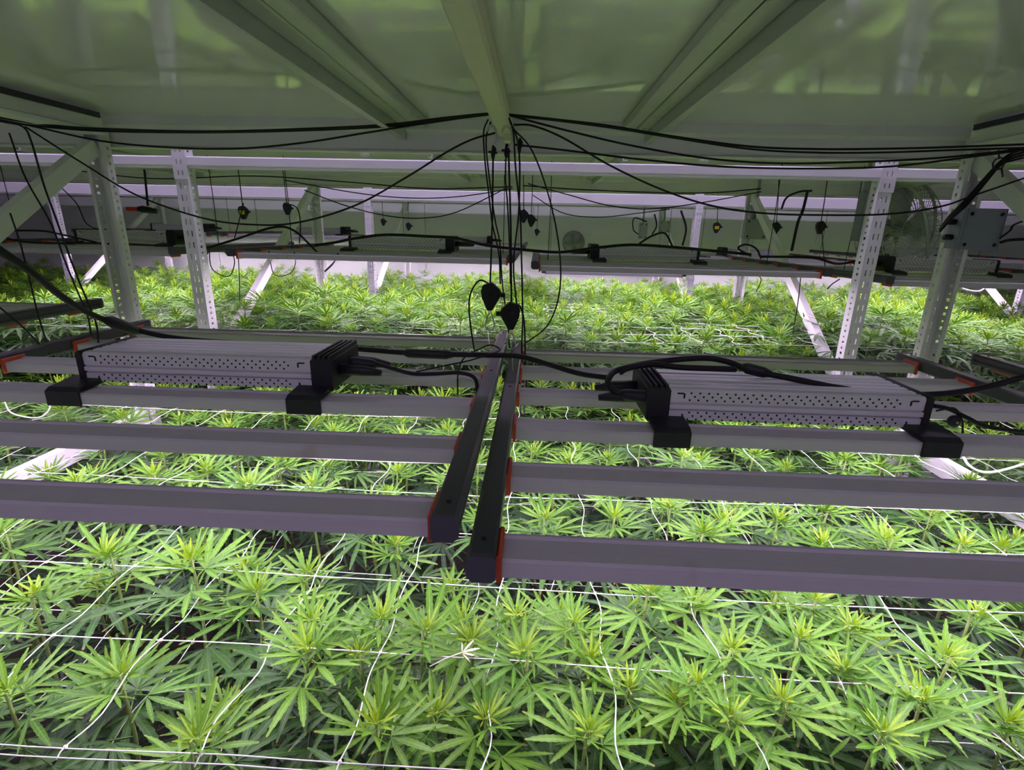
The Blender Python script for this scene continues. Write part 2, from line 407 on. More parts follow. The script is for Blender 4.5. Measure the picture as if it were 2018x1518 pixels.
def channel(x, side, y0, y1, label):
    """deck support: flat box with a seam and a web hanging on its outer side"""
    t = thing('deck_channel', (x, y0, CZ + 0.262), label, 'channel', 'deck support channels'); o = t.location.copy()
    z = CZ + 0.262; zt = CZ + ZS - 0.001; sx = side
    for a, b in ((-0.034, -0.0012), (0.0012, 0.034)):
        MB().cbox((x + a, y0, z), (x + b, y1, zt), 0.003).build('flange', M['galv'], t, False, o)
    MB().box((x - 0.003, y0, z + 0.004), (x + 0.003, y1, zt)).build('seam', M['hole'], t, False, o)
    xa, xb = sorted((x + sx * 0.034, x + sx * 0.040))
    MB().box((xa, y0, z - 0.026), (xb, y1 + 0.03, zt)).build('web', M['galv'], t, False, o)
    xa, xb = sorted((x + sx * 0.040, x + sx * 0.052))
    MB().box((xa, y0, z - 0.026), (xb, y1 + 0.03, z - 0.023)).build('lip', M['galv'], t, False, o)
    for dy in (0.02, 0.05):
        MB().lathe([(0.0, -0.004), (0.005, -0.004), (0.005, 0.0)], 8, Matrix.Translation((x + sx * 0.018, y1 - dy, z))).build('bolt', M['metal'], t, False, o)
    return t
channel(-0.352, -1, 0.30, R1B - 0.028, 'galvanised ceiling channel with hanging web, left of the cream tube')
channel(0.262, 1, 0.30, R1B - 0.028, 'galvanised ceiling channel with hanging web, right of the cream tube')
for x, s_, lb in ((-1.9, -1, 'leftmost'), (-0.352, -1, 'second from left'), (0.262, 1, 'third from left'), (1.8, 1, 'rightmost')):
    channel(x, s_, R2F + 0.05, R2B - 0.08, 'deck channel under the second rack deck, %s of four' % lb)

def arm(x, label):
    t = thing('side_beam', (x, 0.3, CZ + 0.22), label, 'beam', 'side beams of the near deck'); o = t.location.copy()
    sg = 1 if x < 0 else -1
    MB().cbox((x - 0.022, 0.3, CZ + 0.236), (x + 0.022, R1B - 0.06, CZ + 0.284), 0.004).build('beam_profile', M['white'], t, False, o)
    MB().box((x - 0.03, 0.3, CZ + 0.228), (x + 0.034, R1B - 0.06, CZ + 0.236)).build('bottom_lip', M['white'], t, False, o)
    MB().box((x + sg * 0.024 - 0.004, 0.3, CZ + 0.270), (x + sg * 0.024 + 0.004, R1B - 0.07, CZ + 0.284)).build('gasket_strip', M['rail'], t, False, o)
    return t
arm(-1.262, 'white side beam carrying the near deck along the left edge')
arm(1.165, 'white side beam carrying the near deck along the right edge')

# cream tube that carries the lamps
t = thing('hanging_tube', (-0.10, 0.3, CZ + 0.245), 'cream coloured tube under the ceiling carrying the lamp ropes', 'tube'); o = t.location.copy()
MB().cbox((-0.1215, 0.28, CZ + 0.245), (-0.0785, R1B + 0.01, CZ + ZS - 0.002), 0.005).build('tube_profile', M['cream'], t, False, o)
MB().box((-0.098, R1B - 0.075, CZ + 0.228), (-0.060, R1B - 0.015, CZ + 0.246)).build('end_bracket', M['cream'], t, False, o)

# ------------------------------------------------------------------ trays
def tray(x0, x1, y0, y1, label, rim, soilz):
    t = thing('grow_tray', ((x0 + x1) / 2, (y0 + y1) / 2, CZ + soilz - 0.06), label, 'tray', 'long grow trays'); o = t.location.copy()
    mb = MB()
    z0, z1 = CZ + soilz - 0.06, CZ + rim
    mb.box((x0, y0, z0), (x1, y1, z0 + 0.02)); mb.box((x0, y0, z0), (x1, y0 + 0.02, z1)); mb.box((x0, y1 - 0.02, z0), (x1, y1, z1))
    mb.box((x0, y0, z0), (x0 + 0.02, y1, z1)); mb.box((x1 - 0.02, y0, z0), (x1, y1, z1))
    mb.build('tray_body', M['tray'], t, False, o)
    MB().box((x0 + 0.02, y0 + 0.02, z0 + 0.02), (x1 - 0.02, y1 - 0.02, CZ + soilz)).build('gap_dark_bed', M['soil'], t, False, o)
SOIL1, SOIL2, SOIL3 = -0.94, -0.82, -0.94
tray(-3.7, 3.6, 0.24, R1B - 0.07, 'pale tray of growing medium, made dark for the gaps between the near plants', SOIL1 + 0.03, SOIL1)
tray(-4.6, 4.5, R2F + 0.06, R2B - 0.07, 'pale tray under the plants of the second rack', SOIL2 + 0.03, SOIL2)
tray(-6.4, 6.3, R3F + 0.06, R3B - 0.07, 'pale tray under the plants of the farthest rack', SOIL3 + 0.03, SOIL3)

# ------------------------------------------------------------------ lamps
BL = 1.075
def bar_profile(y):
    return [(y, -0.022), (y, -0.003), (y + 0.003, 0.0), (y + 0.040, 0.0), (y + 0.042, 0.0035), (y + 0.046, 0.0035), (y + 0.046, -0.022), (y + 0.041, -0.022), (y + 0.041, -0.0155), (y + 0.005, -0.0155), (y + 0.005, -0.022)]
MESH = {}
def fixture(flip, shift=0.0):
    """six LED bars between two black end rails with the driver box on top; flip: connector end to -x"""
    t = thing('led_fixture', (0, 0, 0), 'x', 'grow light')
    for i in range(6):
        y = 0.016 + 0.1915 * i
        b = MB().prism(bar_profile(y), 0, -BL / 2, BL / 2).build('light_bar', M['bar'], t)
        MB().box((-BL / 2 + 0.03, y + 0.009, -0.0185), (BL / 2 - 0.03, y + 0.037, -0.0160)).build('led_strip', M['led'], b)
        for s_ in (-1, 1):
            a, c = sorted((s_ * BL / 2, s_ * (BL / 2 + 0.006)))
            MB().cbox((a, y - 0.005, -0.025), (c, y + 0.051, 0.009), 0.002).build('orange_gasket', M['org'], b)
    for s_ in (-1, 1):
        x = s_ * (BL / 2 + 0.021)
        k = s_
        pr = [(-k * .015, -.010), (-k * .011, -.014), (k * .009, -.014), (k * .015, -.007), (k * .015, -.003), (k * .0125, -.002), (k * .0125, .002), (k * .015, .003),
              (k * .015, .012), (k * .011, .016), (-k * .012, .016), (-k * .015, .013)]
        rl = MB().prism([(x + u, v) for u, v in pr], 1, 0.004, 1.056).build('end_rail', M['rail'], t)
        for ya, yb in ((-0.004, 0.004), (1.056, 1.064)):
            pc = [(x + u * 1.04, 0.001 + (v - 0.001) * 1.04) for u, v in pr if abs(u) > .0126 or abs(v) > .005]
            MB().prism(pc, 1, ya, yb).build('end_cap', M['cap'], rl)
        for ys in (0.03, 0.60, 1.03):
            MB().lathe([(0.0, 0.0172), (0.003, 0.0172), (0.003, 0.016)], 8, Matrix.Translation((x, ys, 0))).build('screw', M['hole'], rl)
    # driver
    LD = 0.45; y0, y1, z0, z1 = 0.452, 0.598, 0.006, 0.066
    pr = [(y0 + 0.004, z0), (y0, z0 + 0.004), (y0, 0.0250), (y0 + .004, 0.0262), (y0 + .004, 0.0285), (y0 - .002, 0.0295), (y0 - .002, 0.0375), (y0 + .003, 0.0385), (y0 + .003, 0.0400),
          (y0, 0.0410), (y0, z1 - .004), (y0 + .004, z1)]
    for k in range(5):
        yy = y0 + 0.02 + k * 0.022; pr += [(yy, z1), (yy + .002, z1 - .003), (yy + .006, z1 - .003), (yy + .008, z1)]
    pr += [(y1 - .004, z1), (y1, z1 - .004), (y1, z0 + .004), (y1 - .004, z0)]
    dv = MB().prism(pr, 0, -LD / 2, LD / 2).build('driver_housing', M['drv'], t)
    hb = MB()
    for zc in (0.0530, 0.0160):
        for r in range(3):
            nn = 24
            for c in range(nn):
                x = -LD / 2 + 0.036 + (c + (0.5 if r == 1 else 0.06 * (r - 1))) * (LD - 0.072) / nn
                z = zc + (r - 1) * 0.0066
                if abs(x) > LD / 2 - 0.03: continue
                i = len(hb.v)
                for q in range(6): hb.v.append((x + 0.0021 * math.cos(q * PI / 3), y0 - 0.0005, z + 0.0021 * math.sin(q * PI / 3)))
                hb.f.append(tuple(i + q for q in range(6)))
        for s_ in (-1, 1):      # corner marks
            for (dx, dz, w_, h_) in ((0.018, 0.0055, 0.012, 0.0028), (0.025, 0.001, 0.003, 0.009)):
                x = s_ * (LD / 2 - dx); z = zc + dz if zc > 0.03 else zc - dz
                hb.box((x - w_ / 2, y0 - 0.0007, z - h_ / 2), (x + w_ / 2, y0 + 0.001, z + h_ / 2))
    hb.build('vent_holes', M['hole'], dv)['kind'] = 'stuff'
    for s_ in (-1, 1):
        big = (s_ == (-1 if flip else 1)); ln = 0.042 if big else 0.012
        a, c = sorted((s_ * LD / 2, s_ * (LD / 2 + ln)))
        cap = MB().cbox((a, y0 - .003, z0 - .002), (c, y1 + .003, z1 + .003), 0.005).build('driver_end_cap', M['blk'], dv)
        if big:
            for k in range(4):
                xx = s_ * (LD / 2 + 0.006 + k * 0.010); a, c = sorted((xx, xx + s_ * 0.005))
                MB().box((a, y0 - .006, z1 + .001), (c, y1, z1 + .009)).build('cooling_rib', M['blk'], cap)
            for yy in (y0 + .035, y0 + .10):
                p0 = Vector((s_ * (LD / 2 + ln - .002), yy, 0.040)); p1 = p0 + Vector((s_ * 0.05, 0, -0.002)); p2 = p0 + Vector((s_ * .085, 0, -.006))
                MB().tube([p0, p1, p2], [0.012, 0.011, 0.006], 8).build('connector', M['blk'], cap, True)
        xm = s_ * (LD / 2 + 0.004)
        for yb, sg in ((0.016 + .1915 * 2, 1), (0.016 + .1915 * 3 + .046, -1)):
            far = y0 + 0.012 if sg == 1 else y1 - 0.012
            pr2 = [(yb - sg * .005, -.024), (yb - sg * .005, .004), (yb + sg * .006, .010), (far, .016), (far, .0042), (yb + sg * .0465, .0042), (yb + sg * .0465, .0038), (yb - sg * 0.0005, .0038), (yb - sg * 0.0005, -.024)]
            MB().prism(pr2, 0, xm - 0.032, xm + 0.032).build('mounting_foot', M['blk'], dv)
    dv.location.x = shift
    return t
FXR = fixture(True, -0.035)      # connector end to the left
FXL = fixture(False)
used = {}
def put_fixture(proto, x, y, z, label, group=None, rz=0, rx=0, tilt=0):
    o = copy_tree(proto) if proto.name in used else proto
    used[proto.name] = 1
    o.location = (x, y, CZ + z); o.rotation_euler = (tilt, rx, rz)
    tag(o, label, 'grow light', group or 'LED grow light fixtures')
    return o
put_fixture(FXR, 0.512, 0.462, -0.340, 'nearest right LED grow light with six grey bars and perforated driver box')
put_fixture(FXL, -0.648, 0.494, -0.315, 'nearest left LED grow light with six grey bars and perforated driver box', rz=0.0)
put_fixture(FXL, -1.928, 0.520, -0.256, 'LED grow light cut by the left picture edge, black rail showing')
put_fixture(FXR, 1.835, 0.455, -0.335, 'LED grow light cut by the right picture edge, black rail showing')
for pr_, x, y, z, lb in ((FXL, -0.655, 2.08, -0.119, 'LED grow light of the second rack just left of the ropes'), (FXR, 0.555, 2.08, -0.140, 'LED grow light of the second rack just right of the ropes'),
                         (FXL, -2.02, 2.10, -0.120, 'LED grow light of the second rack behind the left uprights'), (FXR, 1.905, 2.08, -0.163, 'LED grow light of the second rack below the round fan')):
    put_fixture(pr_, x, y, z, lb, tilt=-0.004)
for pr_, x, y, z, lb in ((FXL, -3.2, 4.25, -0.10, 'farthest rack grow light at the left edge'), (FXL, -1.95, 4.25, -0.10, 'farthest rack grow light behind the left slotted upright'),
                         (FXL, -0.66, 4.25, -0.15, 'farthest rack grow light just left of the ropes'), (FXR, 0.62, 4.25, -0.33, 'farthest rack grow light hanging low just right of the ropes'),
                         (FXR, 1.9, 4.25, -0.20, 'farthest rack grow light behind the right slotted upright'), (FXR, 3.2, 4.25, -0.16, 'farthest rack grow light at the right edge')):
    put_fixture(pr_, x, y, z, lb)

# ------------------------------------------------------------------ plants
def leaflet(V, F, UV, base, ang, ln, wd, droop, fold, teeth, pitch=0.0):
    d = np.array([math.cos(ang), math.sin(ang), 0.0]); n = np.array([-math.sin(ang), math.cos(ang), 0.0])
    def pos(t, off):
        p = base + d * (t * ln) + n * off
        p[2] += math.tan(pitch) * t * ln - droop * ln * t * t + fold * abs(off)
        return p
    def hw(t): return wd * ln * (max(t, 0.0) ** 0.75) * (max(1 - t, 0) ** 0.8) * 2.05
    i0 = len(V)
    for i in range(teeth + 1): V.append(pos(i / teeth, 0)); UV.append((0, i / teeth))
    for s in (-1, 1):
        e0 = len(V)
        for i in range(teeth):
            t = i / teeth; t2 = (i + 0.82) / teeth
            V.append(pos(t, s * hw(t) * 0.84)); UV.append((s * 0.9, t))
            V.append(pos(t2, s * hw(t2 - 0.25 / teeth) * 1.06)); UV.append((s, t2))
        for i in range(teeth):
            a = e0 + 2 * i; nx = e0 + 2 * i + 2 if i < teeth - 1 else i0 + teeth
            q1 = (i0 + i, i0 + i + 1, a + 1, a); q2 = (i0 + i + 1, nx, a + 1)
            if i == teeth - 1: q2 = None
            if s > 0:
                F.append(q1)
                if q2: F.append(q2)
            else:
                F.append(q1[::-1])
                if q2: F.append(q2[::-1])
def leaf_data(r, ln, nl, pet, droop, teeth=8, up=0.0):
    V, F, UV = [], [], []
    angs = {3: [0, .62], 5: [0, .52, 1.15], 7: [0, .44, .95, 1.60], 9: [0, .38, .80, 1.28, 1.95]}[nl]
    lens = {3: [1, .78], 5: [1, .86, .56], 7: [1, .92, .74, .44], 9: [1, .95, .82, .60, .34]}[nl]
    base = np.array([pet, 0.0, 0.0])
    for k, (a, l) in enumerate(zip(angs, lens)):
        for s in ((1,) if k == 0 else (-1, 1)):
            leaflet(V, F, UV, base + np.array([0, 0, -0.001 * k]), s * a + r.uniform(-.09, .09), ln * l * r.uniform(.92, 1.06), 0.090 * r.uniform(.88, 1.12), droop * r.uniform(.5, 1.5), r.uniform(.12, .42), teeth, up + r.uniform(-.06, .08))
    # petiole: three sided
    i = len(V); pr = 0.0011
    for xx, zz in ((0, 0), (pet * .5, .004), (pet, 0)):
        for q in range(3): V.append(np.array([xx, pr * math.cos(q * 2.1), zz + pr * math.sin(q * 2.1)])); UV.append((0, .1))
    for k in range(2):
        for q in range(3):
            q2 = (q + 1) % 3; F.append((i + k * 3 + q, i + k * 3 + q2, i + k * 3 + 3 + q2, i + k * 3 + 3 + q))
    return V, F, UV
def mesh_uv(name, V, F, UV, mats, mi=None):
    me = bpy.data.meshes.new(name); me.from_pydata([tuple(v) for v in V], [], F); me.update()
    uvl = me.uv_layers.new(name='UVMap')
    li = np.empty(len(me.loops), dtype=np.int32); me.loops.foreach_get('vertex_index', li)
    uvl.data.foreach_set('uv', np.array(UV, dtype=np.float32)[li].ravel())
    for m in mats: me.materials.append(m)
    if mi is not None: me.polygons.foreach_set('material_index', np.array(mi, dtype=np.int32))
    me.shade_smooth()
    return me
lr = random.Random(3)
# nodes down the shoot: (drop below the tip, leaflet length, leaflets, petiole, rise, material)
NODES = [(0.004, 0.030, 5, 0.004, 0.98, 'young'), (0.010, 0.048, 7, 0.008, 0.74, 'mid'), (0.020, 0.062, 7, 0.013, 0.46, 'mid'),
         (0.036, 0.074, 7, 0.022, 0.26, 'mid'), (0.058, 0.086, 7, 0.034, 0.08, 'mature_shaded'), (0.092, 0.094, 7, 0.044, -0.06, 'mature_shaded'),
         (0.135, 0.100, 9, 0.052, -0.16, 'old_shaded'), (0.190, 0.104, 7, 0.060, -0.18, 'old_shaded')]
LEAF = []
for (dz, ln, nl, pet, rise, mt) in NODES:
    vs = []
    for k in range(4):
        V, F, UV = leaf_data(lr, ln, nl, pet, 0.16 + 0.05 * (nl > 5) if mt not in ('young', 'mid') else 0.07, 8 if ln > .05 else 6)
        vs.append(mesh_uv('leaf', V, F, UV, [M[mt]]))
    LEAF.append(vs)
BUD = []
for k in range(4):
    V, F, UV = [], [], []
    for q in range(11):
        v2, f2, u2 = [], [], []
        leaflet(v2, f2, u2, np.array([0.002, 0, 0]), 0, lr.uniform(.009, .020), .10, lr.uniform(-.2, .25), .3, 4)
        R_ = Euler((0, -lr.uniform(.75, 1.45), q * 2.4 + lr.uniform(-.3, .3))).to_matrix()
        b = len(V); V += [np.array(R_ @ Vector(v)) for v in v2]; UV += u2; F += [tuple(b + i for i in f) for f in f2]
    BUD.append(mesh_uv('growing_tip', V, F, UV, [M['young']]))
STEM = []
for k in range(3):
    h = 0.42; pts = [Vector((lr.uniform(-.006, .006) * (1 if 0 < q < 4 else 0), lr.uniform(-.006, .006) * (1 if 0 < q < 4 else 0), -h + h * q / 4)) for q in range(5)]
    STEM.append(MB().tube(catmull(pts, 2), [0.0045 - 0.0026 * j / 8 for j in range(9)], 5).mesh('stem', M['stem'], True))

TEEN = ['first', 'second', 'third', 'fourth', 'fifth', 'sixth', 'seventh', 'eighth', 'ninth', 'tenth', 'eleventh', 'twelfth', 'thirteenth', 'fourteenth', 'fifteenth', 'sixteenth', 'seventeenth', 'eighteenth', 'nineteenth']
ORD = TEEN + [w for tn, te in (('twentieth', 'twenty'), ('thirtieth', 'thirty'), ('fortieth', 'forty'), ('fiftieth', 'fifty')) for w in [tn] + [te + '-' + q for q in TEEN[:9]]]
def plant(x, y, zt, sc, soil, nodes=8):
    """zt: height of the tip relative to the eye"""
    t = thing('cannabis_plant', (x, y, CZ + soil), 'x', 'plant')
    h = zt - soil
    lean = (lr.uniform(-.14, .14), lr.uniform(-.14, .14)); az0 = lr.uniform(0, 2 * PI)
    o = bpy.data.objects.new('stem', lr.choice(STEM)); COL.objects.link(o); o.parent = t; o.location = (0, 0, h); o.scale = (1, 1, h / 0.42)
    def at(dz): 
        f = max(0, 1 - dz / 0.25); return Vector((lean[0] * 0.05 * f * f, lean[1] * .05 * f * f, h - dz))
    o = bpy.data.objects.new('growing_tip', lr.choice(BUD)); COL.objects.link(o); o.parent = t; o.location = at(0); o.scale = (sc,) * 3
    o.rotation_euler = (lean[0], lean[1], az0)
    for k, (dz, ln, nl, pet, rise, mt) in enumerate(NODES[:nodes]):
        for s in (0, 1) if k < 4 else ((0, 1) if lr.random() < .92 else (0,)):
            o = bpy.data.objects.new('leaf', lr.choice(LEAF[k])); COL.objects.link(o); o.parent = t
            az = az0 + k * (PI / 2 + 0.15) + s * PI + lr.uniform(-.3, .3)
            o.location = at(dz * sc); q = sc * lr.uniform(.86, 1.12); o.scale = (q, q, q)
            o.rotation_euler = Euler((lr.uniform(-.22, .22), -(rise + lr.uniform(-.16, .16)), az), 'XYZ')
    return t

tops = [(833,1240),(1029,1211),(1125,1220),(1041,1285),(935,1266),(850,1397),(959,1413),(1166,1304),(1157,1443),(741,1423),(710,1293),(749,1211),(1277,1164),(1341,1379),(1239,1351),(1072,1020),(1212,1020),
        (216,1087),(377,1099),(61,1173),(505,1165),(619,1222),(603,1275),(236,1332),(12,1368),(615,953),(541,908),(484,953),(305,937),(407,924),(375,1462),(8,1043),
        (1372,1190),(1440,1283),(1361,1335),(1661,1324),(1552,1377),(1442,1403),(1820,1369),(1743,1440),(1990,1433),(1915,1208),(1608,1182),(1530,1171),(1836,1010),(1982,1081),(1634,1002),(1429,1025),(1533,1025),(1387,1047),(1619,1073),(1571,1257),(1675,1238),(1874,1298)]
pl = []
for (a, b) in tops:
    zt = NETZ + lr.uniform(-0.012, 0.03)
    if (a, b) == (377, 1099): zt = NETZ + 0.055
    if (a, b) == (216, 1087): zt = NETZ + 0.035
    q = PZ(a, b, zt); pl.append((q.x, q.y, zt, lr.uniform(1.02, 1.25) * (1.12 if b < 1110 and a < 400 else 1)))
def blocked(x, y, d):
    return any((x - p[0]) ** 2 + (y - p[1]) ** 2 < d * d for p in pl)
def in_view(x, y, z, m=60):
    a, b = proj((x, y, CZ + z)); return -m < a < 2018 + m and b < 1518 + m * 2.2
tries = 0
while tries < 9000:
    tries += 1
    x = lr.uniform(-1.95, 1.9); y = lr.uniform(0.30, R1B - 0.12)
    if blocked(x, y, 0.108 if y < 0.85 else 0.108): continue
    if not in_view(x, y, NETZ): continue
    if y < 0.86: zt = NETZ + lr.uniform(-.12, -.045)         # lower shoots between the tall ones
    else: zt = NETZ + lr.uniform(-.05, .035)
    if abs(x - BAYX[1]) < .085 or abs(x - BAYX[2]) < .085: continue
    pl.append((x, y, zt, lr.uniform(.88, 1.15)))
pl.sort(key=lambda p: (p[1], p[0]))
rows = {}
for p in pl: rows.setdefault(min(8, max(0, int((p[1] - 0.258) / 0.152))), []).append(p)
ROWN = ['front', 'second', 'third', 'fourth', 'fifth', 'sixth', 'seventh', 'eighth', 'rearmost']
for rk, lst in rows.items():
    lst.sort(key=lambda p: p[0])
    for k, p in enumerate(lst):
        t = plant(*p, SOIL1)
        nm = ORD[k] if k < len(ORD) else 'rightmost'
        tall = 'tall pale' if p[2] > NETZ + 0.03 else ('low dark' if p[2] < NETZ - .03 else 'bright green')
        tag(t, '%s cannabis plant, %s from left in the %s net row of the near bed' % (tall, nm, ROWN[rk]), None, 'plants of the near bed')

# plants of the racks behind: nobody could tell them apart one by one
def low_plant(r):
    V, F, UV, MI = [], [], [], []
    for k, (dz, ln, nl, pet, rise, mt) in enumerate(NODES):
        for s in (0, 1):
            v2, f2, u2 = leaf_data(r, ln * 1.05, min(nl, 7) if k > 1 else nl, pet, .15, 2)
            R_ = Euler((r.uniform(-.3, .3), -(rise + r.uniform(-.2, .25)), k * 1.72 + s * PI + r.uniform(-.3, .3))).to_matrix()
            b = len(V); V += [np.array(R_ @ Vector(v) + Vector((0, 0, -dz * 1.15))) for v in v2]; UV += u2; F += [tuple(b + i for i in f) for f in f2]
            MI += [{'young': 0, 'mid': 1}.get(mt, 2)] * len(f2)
    for q in range(6):
        v2, f2, u2 = [], [], []
        leaflet(v2, f2, u2, np.array([0.002, 0, 0]), 0, r.uniform(.02, .04), .1, 0, .3, 2)
        R_ = Euler((0, -r.uniform(.9, 1.45), q * 1.1)).to_matrix()
        b = len(V); V += [np.array(R_ @ Vector(v)) for v in v2]; UV += u2; F += [tuple(b + i for i in f) for f in f2]; MI += [0] * len(f2)
    return np.array(V), F, np.array(UV), MI
VAR = [low_plant(lr) for _ in range(5)]
def canopy(name, spots, label):
    AV, AF, AU, AM = [], [], [], []; b = 0
    for (x, y, z, sc) in spots:
        V, F, UV, MI = lr.choice(VAR); a = lr.uniform(0, 2 * PI); c, s = math.cos(a) * sc, math.sin(a) * sc
        tx, ty = lr.uniform(-.15, .15), lr.uniform(-.15, .15)
        W_ = np.stack([V[:, 0] * c - V[:, 1] * s + tx * V[:, 2] + x, V[:, 0] * s + V[:, 1] * c + ty * V[:, 2] + y, V[:, 2] * sc + z], 1)
        AV.append(W_); AF += [tuple(i + b for i in f) for f in F]; AU.append(UV); AM += MI; b += len(V)
    AV = np.concatenate(AV); AU = np.concatenate(AU)
    o0 = Vector((0, spots[0][1], CZ + SOIL2))
    me = mesh_uv(name, AV - np.array(o0), AF, AU, [M['young'], M['mid'], M['mature_shaded']], AM)
    o = bpy.data.objects.new(name, me); COL.objects.link(o); o.location = o0
    tag(o, label, 'plants', None, 'stuff'); return o
spots = []
def hump(x, y): return 0.5 * math.sin(x * 2.3 + y * 1.7) + 0.5 * math.sin(x * 5.1 - y * 3.3 + 1.2)
def fill(x0, x1, y0, y1, z, dz, d):
    loc = []; k = 0
    grid = {}
    while k < 26000:
        k += 1
        x = lr.uniform(x0, x1); y = lr.uniform(y0, y1)
        g = (int(x / d), int(y / d))
        if any((x - a) ** 2 + (y - b) ** 2 < d * d for i in (-1, 0, 1) for j in (-1, 0, 1) for a, b in grid.get((g[0] + i, g[1] + j), ())): continue
        pa, _ = proj((x, y, CZ + z))
        if not -150 < pa < 2170: continue
        grid.setdefault(g, []).append((x, y))
        loc.append((x, y, CZ + z + dz * hump(x, y) + lr.uniform(-.06, .05), lr.uniform(.95, 1.45)))
    return loc
s2 = fill(-3.2, 3.1, R2F + 0.09, R2B - 0.08, -0.390, 0.055, 0.088)
s3 = fill(-5.6, 5.5, R3F + 0.06, R3B - 0.05, -0.50, 0.04, 0.105)
s4 = fill(-3.3, 3.2, R2B + 0.02, R2B + 0.30, -0.42, 0.03, 0.12)
s5 = fill(-2.3, 2.2, R1B - 0.10, R2F + 0.05, -0.60, 0.03, 0.11)
NPL = len(pl)
s2.sort(key=lambda p: p[1])
near2 = [p for p in s2 if -40 < proj(p[:3])[0] < 2058][:max(0, 296 - NPL)]
s2 = [p for p in s2 if p not in near2]
rows = {}
for p in near2: rows.setdefault(int((p[1] - near2[0][1]) / 0.09), []).append(p)
for rk, lst in rows.items():
    lst.sort(key=lambda p: p[0])
    for k, p in enumerate(lst):
        t = plant(p[0], p[1], p[2] - CZ, p[3], SOIL2, 7)
        tag(t, 'cannabis plant of the second rack, %s from left in its %s row' % (ORD[k] if k < len(ORD) else 'rightmost', ['front', 'second', 'third', 'fourth', 'fifth', 'sixth'][rk]), None, 'front plants of the second rack')
s6 = []; k = 0                  # the near bed goes on past both picture edges
while k < 5000:
    k += 1
    x = lr.uniform(-2.4, 2.3); y = lr.uniform(0.30, R1B - 0.12)
    if in_view(x, y, NETZ, 60) or blocked(x, y, .115) or any((x - p[0]) ** 2 + (y - p[1]) ** 2 < .0132 for p in s6): continue
    if abs(x - BAYX[1]) < .085 or abs(x - BAYX[2]) < .085: continue
    s6.append((x, y, CZ + NETZ + lr.uniform(-.06, .03), lr.uniform(.9, 1.2)))
canopy('plant_canopy', s2 + s3 + s4 + s5 + s6, 'dense green cannabis canopy filling the racks behind and beside the near plants')

# ------------------------------------------------------------------ trellis nets
def net(x0, x1, nx0, y0, ny, z, label, wave, seed, r=0.00085, double=True):
    rr = random.Random(seed); t = thing('trellis_net', (0, y0, CZ + z), label, 'net', 'white trellis nets'); o = t.location.copy(); c = 0.1524
    sag = lambda x, y: 0.006 * math.sin(x * 3.1 + y * 5)
    ys = [y0 + c * k for k in range(ny)]
    for k, y in enumerate(ys):
        n = int((x1 - x0) / c * 2)
        pts = [Vector((x0 + (x1 - x0) * q / n, y + rr.uniform(-.0012, .0012), CZ + z + sag(x0 + (x1 - x0) * q / n, y))) for q in range(n + 1)]
        MB().tube(catmull(pts, 2), r, 4).build('cross_string', M['net'], t, True, o)
        if k == 0 and double:
            MB().tube([p + Vector((0, -0.009, -0.002)) for p in pts], r, 4).build('edge_string', M['net'], t, True, o)
    x = nx0
    while x < x1:
        pts = []
        ph = rr.choice((1, 1, 1, -1))
        for k in range(ny):
            y = ys[k]; a = wave * rr.uniform(.5, 1.3)
            pts.append(Vector((x, y, CZ + z + sag(x, y) + 0.001)))
            if k < ny - 1:
                for q, f in ((.28, 1), (.72, -1)): pts.append(Vector((x + a * f * ph, y + c * q, CZ + z + sag(x, y + c * q) - rr.uniform(0, .004))))
        if double: pts = [pts[0] + Vector((0, -.012, -.004))] + pts
        MB().tube(catmull(pts, 4), r, 4).build('long_string', M['net'], t, True, o)
        kb = MB()
        for k in range(ny):
            kb.lathe([(0, -.0025), (.0018, -.0018), (.0026, 0), (.0018, .0018), (0, .0025)], 6, Matrix.Translation((x, ys[k], CZ + z + sag(x, ys[k]))))
        kb.build('knots', M['net'], t, True, o)['kind'] = 'stuff'
        x += c
net(-2.0, 2.0, -1.716, 0.4095, 9, NETZ, 'white string trellis net lying on top of the near plants', 0.0058, 1)
net(-1.9, 1.9, -1.62, 0.44, 8, NETZ - 0.125, 'second white trellis net running lower between the near plants', 0.006, 2, 0.0008, False)
net(-2.6, 2.6, -2.53, R2F + 0.10, 8, -0.430, 'white trellis net over the plants of the second rack', 0.012, 3, 0.0011, False)
# pale dried leaf caught on the net
q = PZ(915, 1318, NETZ + 0.01)
V, F, UV = leaf_data(lr, 0.028, 5, 0.045, 0.2, 5)
me = mesh_uv('dried_leaf', V, F, UV, [M['pale']]); o = bpy.data.objects.new('dried_leaf', me); COL.objects.link(o); o.location = q - Vector((0.045, 0, 0)); o.rotation_euler = (0.4, -0.1, 0.5)
tag(o, 'pale dried leaf with its stalk lying on the net below the rails', 'leaf')

